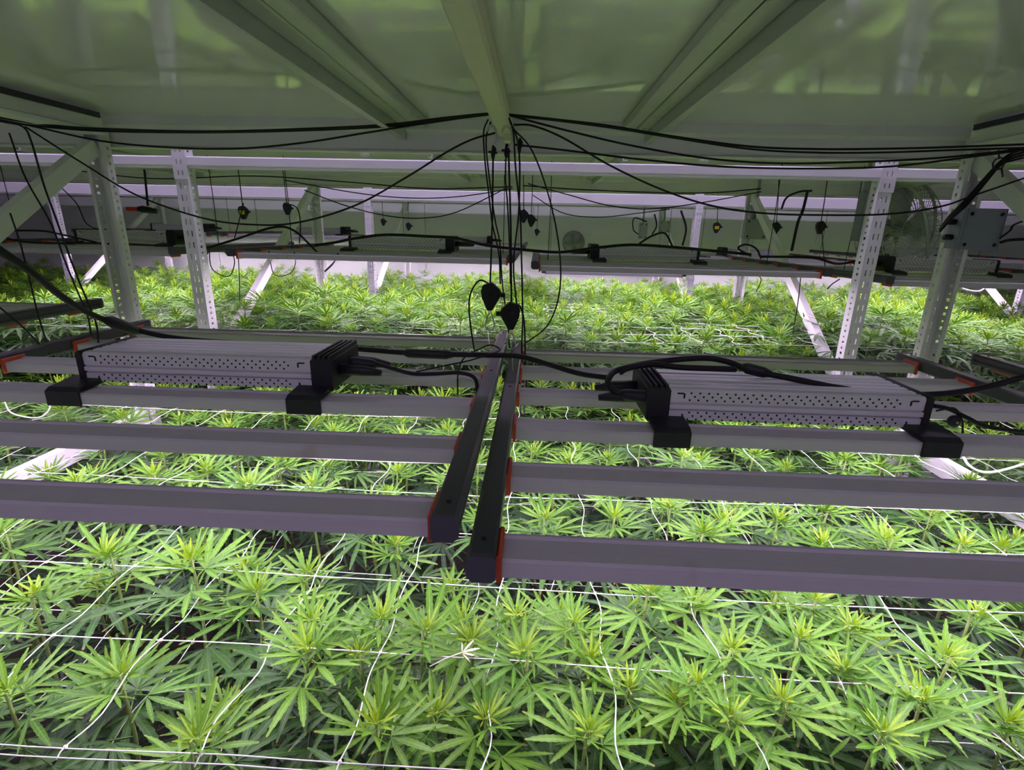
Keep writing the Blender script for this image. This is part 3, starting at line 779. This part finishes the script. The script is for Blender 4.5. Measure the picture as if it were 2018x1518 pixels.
# ------------------------------------------------------------------ ropes and ratchet hangers
def pulley_mesh(s=1.0):
    """kite shaped pulley housing, wide above and narrow below, local z down from 0"""
    pr = [(-.016, 0.0), (.004, .006), (.022, -.010), (.026, -.020), (.022, -.028), (.006, -.056), (-.006, -.056), (-.018, -.028), (-.020, -.012)]
    return [(u * s, v * s) for u, v in pr]
def hanger(top, pulley, label, group='ratchet rope hangers', s=1.0, tail=None, hook=True, clip=True, yellow=False, mirror=1):
    top, pulley = Vector(top), Vector(pulley); t = thing('rope_hanger', pulley, label, 'rope hanger', group); o = pulley
    MB().tube([top, top.lerp(pulley, .5) + Vector((.002, 0, 0)), pulley], 0.0022 * s, 6).build('rope', M['rope'], t, True, o)
    pr = [(pulley.x + mirror * u, pulley.z + v) for u, v in pulley_mesh(s)]
    h = MB().prism(pr, 1, pulley.y - 0.009 * s, pulley.y + 0.009 * s).build('pulley_housing', M['blk'], t, False, o)
    MB().lathe([(0, .0105 * s), (.0028 * s, .0105 * s), (.005 * s, .009 * s)], 8, Matrix.Translation(pulley + Vector((0.002, 0, -.02 * s))) @ Matrix.Rotation(PI / 2, 4, 'X')).build('axle', M['blk'], h, True, o)
    MB().box(pulley + Vector((mirror * .018 * s, -.004 * s, -.026 * s)) if mirror > 0 else pulley + Vector((-.034 * s, -.004 * s, -.026 * s)), pulley + Vector((.034 * s if mirror > 0 else -.018 * s, .004 * s, -.017 * s))).build('release_lever', M['blk'], h, False, o)
    if yellow:
        MB().box(pulley + Vector((-.012 * s, -.0105 * s, -.034 * s)), pulley + Vector((.012 * s, -.0092 * s, -.016 * s))).build('warning_sticker', M['yel'], h, False, o)
    if clip:
        b = pulley + Vector((0, 0, -.054 * s)); L = .048 * s
        pts = [b, b + Vector((.006 * s, 0, -.4 * L)), b + Vector((.011 * s, 0, -.8 * L)), b + Vector((.006 * s, 0, -L)), b + Vector((-.006 * s, 0, -L)), b + Vector((-.011 * s, 0, -.8 * L)), b + Vector((-.006 * s, 0, -.4 * L))]
        MB().tube(pts, 0.0022 * s, 6, True).build('carabiner', M['metal'], t, True, o)
    if hook:
        a = top
        pts = [a + Vector((0, 0, -.002)), a + Vector((.008 * s, -.004, .016)), a + Vector((.004 * s, -.003, .040)), a + Vector((-.008 * s, 0, .046)), a + Vector((-.014 * s, .004, .034))]
        MB().tube(catmull(pts, 5), 0.0024 * s, 6).build('hook', M['metal'], t, True, o)
    if tail:
        MB().tube(catmull(tail, 8), 0.0020 * s, 6).build('tail_rope', M['rope'], t, True, o)
    return t
YR = 1.42
tl = [P(968, 562, YR), P(945, 553, YR), P(927, 580, YR), P(925, 620, YR), P(935, 690, YR), P(950, 745, YR), P(952, 790, YR - .1)]
hanger(P(972, 288, YR), P(966, 562, YR), 'left of two black ratchet pulleys hanging above the gap between near lamps', 'pulleys above the near lamps', 1.2, tl)
tl = [P(1012, 598, YR - .02), P(1026, 606, YR - .02), P(1034, 650, YR - .02), P(1034, 760, YR - .02), P(1033, 818, YR - .02)]
hanger(P(1002, 290, YR - .02), P(1008, 600, YR - .02), 'right of two black ratchet pulleys, hanging slightly lower', 'pulleys above the near lamps', 1.2, tl, mirror=-1)
# yoke wires from the carabiners to the fixtures
def yoke(c, ends, label):
    t = thing('yoke_wire', c, label, 'wire', 'thin steel yoke wires'); o = Vector(c)
    for e_ in ends: MB().tube([c, e_], 0.0011, 5).build('wire', M['metal'], t, True, o)
    MB().lathe([(0, -.006), (.003, -.005), (.003, .005), (0, .006)], 6, Matrix.Translation(o)).build('crimp', M['metal'], t, True, o)
yoke(P(961, 648, YR), [Vector((-0.099, 1.20, CZ - 0.298)), Vector((-0.09, 1.50, CZ - 0.298))], 'thin steel yoke under the left pulley carabiner')
yoke(P(1010, 692, YR - .02), [Vector((-0.046, 1.18, CZ - 0.323)), Vector((-0.044, 1.49, CZ - 0.323))], 'thin steel yoke under the right pulley carabiner')

def rp(name, pts, Y, r, label, group=None, cat='rope', m='rope', extra=()):
    pp = [P(a[0], a[1], a[2] if len(a) > 2 else Y) for a in pts]
    return cable(name, pp, r, label, cat, group, m, 6, 8, extra)
GB = 'ropes bundled below the cream tube'
rp('rope', [(967, 240), (958, 275), (963, 340), (975, 430), (985, 480), (990, 560), (1001, 640), (1004, 690)], YR + .03, .0022, 'black rope slanting down from tube to the right pulley side', GB)
rp('rope', [(962, 235), (953, 262), (956, 320), (963, 380), (970, 440), (983, 500), (986, 560)], YR + .03, .0022, 'black rope looping out on the left of the tube end', GB)
rp('rope', [(1003, 232), (1012, 262), (1016, 330), (1025, 420), (1028, 520), (1030, 620), (1028, 690), (1026, 815)], YR - .04, .0022, 'long straight black rope on the right of the pulleys', GB)
rp('rope', [(1005, 240), (1018, 270), (1024, 320), (1022, 420), (1012, 520), (1018, 600)], YR - .04, .0022, 'black rope running beside the right pulley rope', GB)
rp('rope', [(1008, 250), (1050, 300), (1085, 400), (1103, 500), (1102, 580), (1080, 640), (1042, 672), (1034, 674)], YR - .03, .0020, 'thin black rope bowing far out to the right in a loop', GB)
rp('rope', [(998, 292), (996, 350), (1000, 400), (1004, 480), (1006, 560)], YR + .05, .0022, 'short black rope straight below the tube bracket', GB)
for a, b, lb in (((972, 300), (968, 320), 'black rope cleat hanging left below the tube'), ((998, 297), (988, 299), 'black rope cleat at the middle below the tube'), ((1024, 286), (1030, 290), 'black rope cleat right of the tube')):
    c = P(*a, YR + .0); mb = MB()
    mb.tube([c + Vector((0, 0, .016)), c + Vector((.002, 0, .006)), c + Vector((-.001, 0, -.008)), c + Vector((0, 0, -.018))], [.003, .0065, .0055, .003], 7)
    mb.tube([c + Vector((-.012, 0, .001)), c + Vector((.010, 0, -.002))], .0028, 6)
    tag(mb.build('rope_cleat', M['blk'], None, True, c), lb, 'cleat', 'rope cleats')

# long swagged wires below the ceiling
GS = 'black wires swagged under the ceiling'
rp('swag_wire', [(-60, 222), (100, 247), (260, 256), (420, 259), (600, 254), (760, 246), (880, 232), (962, 224), (1004, 224)], YR, .0026, 'black wire curving from tube to left edge, uppermost', GS, 'wire', 'cable')
rp('swag_wire', [(-60, 230), (60, 247), (200, 258), (400, 261), (600, 257), (780, 248), (900, 232), (964, 226)], YR + .02, .0026, 'black wire running along the uppermost left swag', GS, 'wire', 'cable')
rp('swag_wire', [(-60, 225), (60, 248), (200, 278), (340, 291), (470, 293), (600, 281), (720, 262), (800, 249), (900, 234), (964, 226)], YR + .01, .0024, 'black wire sagging lowest of the left ceiling swags', GS, 'wire', 'cable')
rp('swag_wire', [(50, 250), (160, 320), (270, 385), (400, 430), (500, 443), (590, 438), (700, 405), (800, 350), (880, 300), (930, 275), (976, 262)], YR + .02, .0024, 'thin black wire dipping deep across the left half', GS, 'wire', 'cable')
rp('swag_wire', [(1004, 226), (1100, 236), (1200, 248), (1320, 268), (1480, 289), (1620, 294), (1760, 293), (1900, 289), (2080, 282)], YR, .0026, 'black wire from tube to right edge, uppermost', GS, 'wire', 'cable')
rp('swag_wire', [(1004, 228), (1100, 238), (1220, 254), (1330, 272), (1480, 294), (1620, 301), (1760, 300), (1900, 295), (2080, 290)], YR + .02, .0024, 'black wire just under the uppermost right swag', GS, 'wire', 'cable')
rp('swag_wire', [(1006, 228), (1120, 258), (1250, 288), (1400, 313), (1540, 322), (1700, 319), (1840, 312), (1960, 300), (2080, 285)], YR - .02, .0024, 'black wire sagging below the upper right swags', GS, 'wire', 'cable')
rp('swag_wire', [(1022, 286), (1120, 297), (1260, 314), (1400, 327), (1540, 332), (1700, 331), (1800, 324), (1900, 311), (2080, 288)], YR - .02, .0024, 'black wire leaving the right rope cleat, lowest long swag', GS, 'wire', 'cable')
rp('swag_wire', [(1012, 246), (1050, 248), (1110, 272), (1200, 325), (1300, 372), (1400, 405), (1500, 420), (1620, 424), (1750, 422), (1850, 408), (1920, 385), (2080, 330)], YR + .02, .0024, 'black wire dipping deep across the right half', GS, 'wire', 'cable')

# ropes down the left edge
GL = 'ropes at the left edge'
rp('rope', [(18, 262), (50, 350), (100, 440), (130, 520), (155, 580), (172, 620), (180, 660)], 1.3, .0022, 'black rope falling from the left ceiling to the left driver', GL)
rp('rope', [(5, 240), (45, 250), (62, 280), (85, 360), (110, 430), (150, 540), (175, 600), (190, 640), (194, 676)], 1.3, .0022, 'black rope beside it, bent over at the ceiling', GL)
rp('rope', [(20, 420), (40, 480), (58, 550), (75, 620), (92, 675)], 1.25, .0020, 'short black rope behind the heavy left cable', GL)
rp('rope', [(-20, 590), (40, 640), (70, 670), (98, 698)], 1.2, .0020, 'black rope reaching the left lamp from the picture edge', GL)

for k, f_ in enumerate([o for o in bpy.data.objects if o.name.startswith('led_fixture') and o.parent is None]):
    x, y, z = f_.location
    if abs(x) < 1 and y < 1: continue
    for sx in (-1, 1):
        a = Vector((x + sx * .50, y + .42, z - .001)); b_ = Vector((x + sx * .50, y + .42, CZ + ZS - .001))
        nm = f_['label'].replace('LED ', '').split(',')[0]
        tag(MB().tube([a, a.lerp(b_, .5) + Vector((.003, 0, 0)), b_], .0018, 5).build('lamp_rope', M['rope'], None, True, a), '%s rope of the %s' % ('left' if sx < 0 else 'right', nm), 'rope', 'ropes carrying the lamps behind')

# heavy power cables lying on the lamps
GC = 'heavy black power cables'
YC = 1.16
def cyl(a, b): return [P(*a), P(*b)]
cable('power_cable', [P(-40, 468, .72), P(0, 494, .74), P(60, 535, .80), P(130, 590, .92), P(190, 624, 1.03), P(250, 645, 1.12), P(330, 664, YC), P(430, 674, YC), P(560, 680, YC), P(680, 686, YC), P(780, 694, YC), P(860, 698, YC), P(960, 700, YC),
      P(1020, 702, YC), P(1080, 718, YC), P(1140, 736, YC - .02), P(1200, 745, YC - .06)], .0062, 'heavy black power cable draped over both near lamps', 'cable', GC,
      extra=(('plug', [P(205, 630, 1.05), P(220, 634, 1.07), P(262, 650, 1.13), P(285, 655, YC)], [.006, .013, .012, .005]), ('plug', [P(795, 695, YC), P(805, 696, YC), P(880, 699, YC), P(895, 699, YC)], [.006, .011, .011, .006]),
             ('plug', [P(666, 682, YC), P(676, 680, YC), P(694, 688, YC)], [.004, .010, .005])))
cable('power_cable', [P(1280, 782, .93), P(1235, 780, .94), P(1203, 765, .95), P(1200, 745, .97), P(1222, 728, 1.0), P(1290, 714, 1.02), P(1380, 706, 1.02), P(1430, 712, 1.02), P(1480, 730, 1.0), P(1560, 746, .98), P(1650, 764, .97),
      P(1740, 775, .97), P(1830, 778, .97), P(1920, 768, .97), P(2040, 738, .97)], .0060, 'heavy black cable looping from the right driver and over its top', 'cable', GC,
      extra=(('plug', [P(1462, 722, 1.0), P(1472, 726, 1.0), P(1505, 734, 1.0), P(1520, 738, .99)], [.006, .011, .011, .006]), ('plug', [P(1282, 783, .93), P(1270, 782, .93), P(1232, 778, .94), P(1222, 775, .94)], [.011, .012, .011, .006])))
cable('power_cable', [P(1220, 735, 1.0), P(1240, 725, 1.0), P(1290, 718, 1.0), P(1340, 724, .99), P(1450, 728, 1.0)], .006, 'thick doubled cable end lying over the right driver cap', 'cable', GC)
cable('power_cable', [P(700, 716, 1.0), P(742, 718, 1.0), P(775, 727, 1.0), P(815, 737, 1.0), P(860, 737, 1.02), P(905, 735, 1.04), P(935, 745, 1.05), P(942, 775, 1.03)], .0042, 'black cable from the left driver to the middle rail', 'cable', GC,
      extra=(('plug', [P(690, 714, 1.0), P(700, 715, 1.0), P(735, 718, 1.0), P(745, 719, 1.0)], [.011, .012, .010, .005]),))
cable('power_cable', [P(1840, 800, .95), P(1870, 806, .95), P(1905, 823, .95), P(1950, 842, .95), P(2050, 855, .95)], .0040, 'black cable leaving the right end of the right driver', 'cable', GC)
cable('signal_wire', [P(820, 733, 1.1), P(870, 722, 1.1), P(920, 712, 1.12), P(960, 700, 1.15), P(985, 690, 1.2), P(968, 680, 1.2), P(945, 688, 1.2), P(915, 705, 1.15), P(903, 735, 1.1), P(902, 778, 1.05)], .0018, 'thin wire looped between left driver and rails', 'wire')
cable('signal_wire', [P(1845, 810, .95), P(1880, 805, .95), P(1896, 830, .95), P(1896, 868, .95)], .0018, 'thin wire dropping past the right driver end', 'wire')
cable('lilac_wire', [P(1898, 900, .93), P(1910, 918, .93), P(1935, 930, .95), P(1970, 928, .97), P(2040, 908, 1.0)], .0022, 'pale wire hanging in a curve below the right lamp', 'wire', None, 'net')
cable('drip_hose', [P(8, 790, 1.2), P(20, 812, 1.2), P(50, 822, 1.2), P(80, 822, 1.2), P(97, 806, 1.2), P(97, 785, 1.2)], .0018, 'white string loop under the left lamp by the picture edge', 'string', None, 'net')
q = P(1880, 830, .95)
t = thing('round_plug', q, 'small round black plug hanging beside the right driver', 'plug')
MB().lathe([(0, -.005), (.010, -.005), (.012, 0), (.010, .006), (.004, .008), (0, .008)], 14, Matrix.Rotation(PI / 2, 4, 'X')).build('plug_body', M['blk'], t, True)
MB().lathe([(0, .0095), (.002, .009), (.002, .008)], 8, Matrix.Rotation(PI / 2, 4, 'X')).build('pin', M['metal'], t, True)

# ------------------------------------------------------------------ junction boxes, fan and gear further back
def box_thing(name, x0, x1, y0, y1, z0, z1, label, m='box', glands=()):
    c = Vector(((x0 + x1) / 2, (y0 + y1) / 2, z0)); t = thing(name, c, label, 'junction box', 'electrical boxes')
    MB().cbox((x0, y0 + .008, z0), (x1, y1, z1), .004).build('box_body', M[m], t, False, c)
    MB().cbox((x0 - .002, y0, z0 - .002), (x1 + .002, y0 + .008, z1 + .002), .006).build('lid', M[m], t, False, c)
    for sx, sz in ((0, 0), (1, 0), (0, 1), (1, 1)):
        MB().lathe([(0, -.0015), (.005, -.0015), (.005, .001)], 8, Matrix.Translation((x0 + .012 + sx * (x1 - x0 - .024), y0, z0 + .012 + sz * (z1 - z0 - .024))) @ Matrix.Rotation(-PI / 2, 4, 'X')).build('lid_screw', M['hole'], t, False, c)
    if y0 > 2.2: MB().tube([((x0 + x1) / 2, y1 - .01, z1), ((x0 + x1) / 2, y1 - .01, CZ + ZS - .001)], .008, 8).build('conduit', M['fan'], t, True, c)
    for g in glands:
        g = Vector(g); MB().tube([g, g + Vector((-.02, 0, 0))], .008, 8).build('cable_gland', M['blk'], t, True, c)
    return t
a = P(1875, 490, 1.54); b = P(1972, 414, 1.54)
box_thing('junction_box', a.x, b.x, 1.515, 1.575, a.z, b.z, 'dark grey square junction box fixed on the right perforated upright', 'box', [(a.x, 1.55, a.z + .03), (a.x, 1.55, a.z + .07)])
a2 = P(1852, 478, 1.6); b2 = P(1880, 440, 1.6)
tag(MB().cbox((a2.x, 1.56, a2.z), (b2.x, 1.60, b2.z), .004).build('mounting_bracket', M['fan'], None, False, Vector((a2.x, 1.56, a2.z))), 'pale bracket left of the dark grey junction box', 'bracket')
a = P(1685, 475, 2.3); b = P(1722, 380, 2.3)
box_thing('wall_box', a.x, b.x, 2.28, 2.34, a.z, b.z, 'narrow blue grey box left of the round fan', 'box')
a = P(1462, 470, 3.1); b = P(1508, 433, 3.1)
box_thing('junction_box', a.x, b.x, 3.06, 3.12, a.z, b.z, 'small grey junction box on the rear upright of the second rack', 'fan')
a = P(1258, 470, 4.9); b = P(1275, 440, 4.9)
box_thing('junction_box', a.x, b.x, 4.86, 4.92, a.z, b.z, 'tiny grey box far back, left of two', 'fan')
a = P(1298, 458, 4.9); b = P(1318, 436, 4.9)
box_thing('junction_box', a.x, b.x, 4.86, 4.92, a.z, b.z, 'tiny grey box far back, right of two', 'fan')

GJ = 'cables tied in a bundle at the right upright'
for k in range(4):
    d_ = k * 5
    rp('bundle_cable', [(2080, 280 + d_), (2000, 300 + d_), (1972, 318 + d_ * .5), (1940, 352 + d_ * .7), (1905, 392 + d_ * .8), (1872, 425 + d_ * .6), (1852, 452 + d_ * .3)], 1.50 - .006 * k, .0030,
       'bundled black cable into the grey junction box, %s strand from above' % ORD[k], GJ, 'cable', 'cable')
tie = P(1972, 322, 1.46)
mb = MB(); mb.tube([tie + Vector((.014 * math.cos(q * PI / 5), .006, .014 * math.sin(q * PI / 5))) for q in range(10)], .002, 5, True); mb.tube([tie + Vector((.005, 0, -.01)), tie + Vector((.014, 0, -.032))], .002, 5); mb.tube([tie + Vector((-.006, 0, .01)), tie + Vector((-.014, 0, .03))], .002, 5)
tag(mb.build('cable_tie', M['blk'], None, True, tie), 'black cable tie round the cable bundle at upper right', 'cable tie')
rp('swag_wire', [(1970, 470), (1990, 455), (2005, 440), (2080, 420)], 1.5, .0026, 'black cable leaving the grey box toward the right edge', GJ, 'cable', 'cable')
rp('swag_wire', [(1972, 478), (1985, 474), (2010, 472), (2080, 470)], 1.5, .0042, 'thick black cable right of the grey junction box', GJ, 'cable', 'cable')

def fan(c, R_, label, yaw=0.0):
    t = thing('cage_fan', c, label, 'fan'); t.rotation_euler.z = yaw
    rings = MB(); wires = MB()
    # cage: axis along y, front dome toward -y
    prof = [(0.10, -.42), (0.45, -.40), (0.80, -.28), (1.0, 0.0), (0.85, .28), (0.5, .42), (0.18, .46)]
    for r, y in prof:
        rings.tube([Vector((R_ * r * math.cos(a), R_ * y, R_ * r * math.sin(a))) for a in [2 * PI * k / 36 for k in range(36)]], .0028 if r < .99 else .008, 5, True)
    for k in range(56):
        a = 2 * PI * k / 56
        wires.tube(catmull([Vector((R_ * r * math.cos(a + .25 * (1 - r)), R_ * y, R_ * r * math.sin(a + .25 * (1 - r)))) for r, y in prof], 3), .0016, 4)
    rings.build('cage_ring', M['fan'], t, True); wires.build('cage_wires', M['fan'], t, True)['kind'] = 'stuff'
    for k in range(4):
        bl = MB(); i = 0
        for r in (.12, .3, .5, .7, .86):
            for f in (-1, 0, 1):
                a = k * PI / 2 + f * (.42 - .1 * r) + .3 * r
                bl.v.append((R_ * r * math.cos(a), R_ * (.05 + .10 * f), R_ * r * math.sin(a)))
        for q in range(4):
            for f in range(2): bl.f.append((q * 3 + f, q * 3 + f + 1, q * 3 + f + 4, q * 3 + f + 3))
        ob = bl.build('blade', M['fan'], t, True); ob.modifiers.new('t', 'SOLIDIFY').thickness = .003
    MB().lathe([(0, -.18 * R_), (.10 * R_, -.16 * R_), (.14 * R_, 0), (.14 * R_, .1 * R_)], 16, Matrix.Rotation(-PI / 2, 4, 'X')).build('hub', M['box'], t, True)
    MB().lathe([(.14 * R_, .3 * R_), (.24 * R_, .32 * R_), (.24 * R_, .8 * R_), (.16 * R_, .86 * R_), (0, .86 * R_)], 18, Matrix.Rotation(-PI / 2, 4, 'X')).build('motor', M['box'], t, True)
    MB().tube([Vector((0, .55 * R_, 0)), Vector((0, .55 * R_, -.6 * R_)), Vector((0, .75 * R_, -1.5 * R_))], .014, 8).build('bracket_arm', M['fan'], t, True)
fan(P(1772, 455, 3.0) , 0.255, 'round grey wire cage fan behind the right slotted upright', 0.35)
fan(P(1130, 478, 5.6), 0.11, 'small dim cage fan far back right of the ropes', -0.2)

# red handled valve on the left, behind the perforated upright
q = P(262, 412, 3.06)
t = thing('valve', q, 'small red handled valve seen through the left rack', 'valve')
MB().cbox((-.035, -.010, -.011), (.03, .010, .011), .004).build('handle', M['red'], t)
MB().tube([Vector((.03, 0, 0)), Vector((.05, .01, 0)), Vector((.12, .03, -.01))], [.014, .02, .014], 10).build('valve_body', M['blk'], t, True)
MB().tube([Vector((.07, .03, .02)), Vector((.07, .05, .2)), Vector((.07, .05, CZ + ZS - q.z))], .006, 8).build('pipe', M['blk'], t, True)

# hangers, wires and cords of the racks behind
GH = 'hangers of the racks behind'
for (xt, yt, xp, yp, Y, s_, lb, yel) in ((470, 345, 478, 408, 2.55, 1.0, 'black pulley with a yellow sticker between the left uprights', True), (560, 372, 565, 402, 2.6, .9, 'small black pulley right of the yellow stickered one', False),
        (752, 408, 755, 432, 4.3, .9, 'tiny black pulley above the middle driver box', False), (805, 408, 805, 440, 4.3, 1.0, 'tiny black pulley just right of the tiny middle one', False),
        (1048, 392, 1047, 425, 3.0, 1.05, 'black pulley just right of the rope bundle', False), (1030, 340, 1032, 415, 2.6, 1.0, 'black pulley inside the rope bundle', False),
        (1622, 398, 1618, 438, 3.0, 1.1, 'black pulley hanging left of the round fan', False), (1527, 400, 1530, 440, 3.0, 1.0, 'black pulley right of the small grey junction box', False),
        (1412, 400, 1413, 440, 4.25, 1.3, 'black pulley with yellow sticker by the far right post', True), (1060, 420, 1058, 452, 4.4, .9, 'tiny lower black pulley right of the ropes', False)):
    pt, pp = P(xt, yt, Y), P(xp, yp, Y)
    if Y < 3.15 or Y > 4.1: pt.z = CZ + ZS - .001
    hanger(pt, pp, lb, GH, s_, None, False, True, yel)
GW = 'dim wires in the racks behind'
WL = ['dim wire along the second rack ceiling from left edge to ropes', 'dim wire sagging gently left of the ropes', 'dim wire dipping deepest just left of the ropes', 'dim wire strung nearly straight right of the ropes',
      'dim wire sagging right of the ropes, second from above', 'dim wire dipping lowest just right of the ropes', 'dim wire curving down behind the left brace', 'thick dim cable behind the left uprights, upper one',
      'thick dim cable behind the left uprights, lower one', 'black cable arching up over the second rack lamp on the left', 'short dim wire below the yellow stickered pulley', 'dim wire hooking down beside the small left pulley',
      'long thick cable lying over the second rack drivers', 'small cable arch over the middle right driver', 'small cable loop at the right end of the second rack driver', 'thick straight cable rising left of the round fan',
      'thick cable bent over at its top, left of the round fan', 'thick cable lying over the second rack lamp near the fan', 'small wire loop at the tiny far boxes', 'short curved cable right of the tiny far boxes',
      'dark curved cable hanging by the far right post', 'thin wire below the pulley left of the fan', 'wire loop under the second rack lamp beside the left brace', 'wire loop under the second rack lamp beside the slotted left upright',
      'short thick cable end under the second rack lamp', 'thin wire hook under the second rack lamp at right', 'short wire end left of the right slotted upright', 'thin wire falling along the right diagonal brace', 'thin wire falling into the plants beside the left slotted upright']
for k, (pts, Y, r) in enumerate((
    ([(100, 330), (300, 352), (500, 347), (700, 360), (850, 372), (1010, 368)], 2.7, .0028), ([(560, 355), (700, 380), (800, 390), (900, 388), (1010, 372)], 2.75, .0026),
    ([(600, 375), (680, 405), (760, 425), (830, 430), (900, 418), (1000, 370)], 2.7, .0026), ([(1030, 366), (1150, 374), (1300, 380), (1400, 380), (1500, 372)], 2.7, .0028),
    ([(1040, 362), (1120, 384), (1200, 405), (1280, 412), (1380, 400), (1500, 378)], 2.7, .0026), ([(1050, 385), (1110, 420), (1180, 428), (1260, 420), (1320, 412)], 2.9, .0024),
    ([(105, 355), (150, 400), (170, 440), (200, 455)], 2.5, .0024), ([(0, 455), (80, 455), (120, 462), (190, 478)], 2.4, .0044), ([(0, 466), (60, 478), (200, 480), (340, 485)], 2.4, .005),
    ([(400, 492), (470, 470), (540, 448), (580, 455), (625, 497)], 2.3, .0050), ([(480, 400), (470, 440), (462, 470)], 2.4, .0024), ([(560, 400), (585, 410), (592, 440), (590, 480)], 2.4, .0026),
    ([(620, 484), (660, 478), (700, 470), (760, 463), (840, 466), (900, 470), (960, 484), (1050, 494), (1110, 497), (1180, 488), (1260, 483), (1400, 494), (1480, 502)], 2.16, .0058),
    ([(1260, 480), (1285, 465), (1310, 460), (1325, 485)], 2.2, .0040), ([(1480, 505), (1455, 490), (1470, 482), (1490, 490), (1500, 510)], 2.2, .0040), ([(1560, 495), (1572, 440), (1582, 415), (1592, 375)], 2.35, .0058),
    ([(1540, 412), (1550, 390), (1575, 378), (1600, 376)], 2.4, .0044), ([(1500, 506), (1600, 508), (1650, 520), (1700, 512)], 2.2, .0050), ([(1275, 437), (1250, 430), (1248, 452), (1258, 462)], 4.8, .005),
    ([(1290, 422), (1294, 445), (1285, 462)], 4.7, .006), ([(1342, 415), (1352, 450), (1345, 484)], 3.6, .007), ([(1620, 450), (1622, 490), (1626, 525)], 2.6, .0022),
    ([(530, 494), (540, 540), (570, 540), (582, 520), (580, 496)], 2.12, .0020), ([(412, 490), (418, 530), (450, 545), (462, 520), (458, 494)], 2.12, .0020), ([(640, 535), (655, 520), (667, 500)], 2.12, .0040),
    ([(1490, 575), (1500, 552), (1492, 540)], 2.3, .0022), ([(1630, 570), (1640, 560), (1655, 550)], 2.3, .0026), ([(1560, 670), (1572, 600), (1578, 545)], 2.3, .0022), ([(473, 640), (472, 560), (470, 508)], 2.3, .0022))):
    rp('wire', pts, Y, r, WL[k], GW, 'wire', 'cable')
cable('white_hose', [P(1880, 557, 2.3), P(1900, 570, 2.3), P(1930, 574, 2.3), P(1948, 562, 2.3)], .003, 'short white hose loop under the far right lamp', 'hose', None, 'net')
cable('grey_hose', [P(1790, 365, 2.6), P(1812, 390, 2.6), P(1826, 440, 2.6), P(1828, 500, 2.6), P(1826, 545, 2.6)], .007, 'pale hose arching down in front of the fan', 'hose', None, 'fan')
print('plants', NPL, 'stuff', len(s2) + len(s3) + len(s4) + len(s5), 'objects', len(bpy.data.objects))
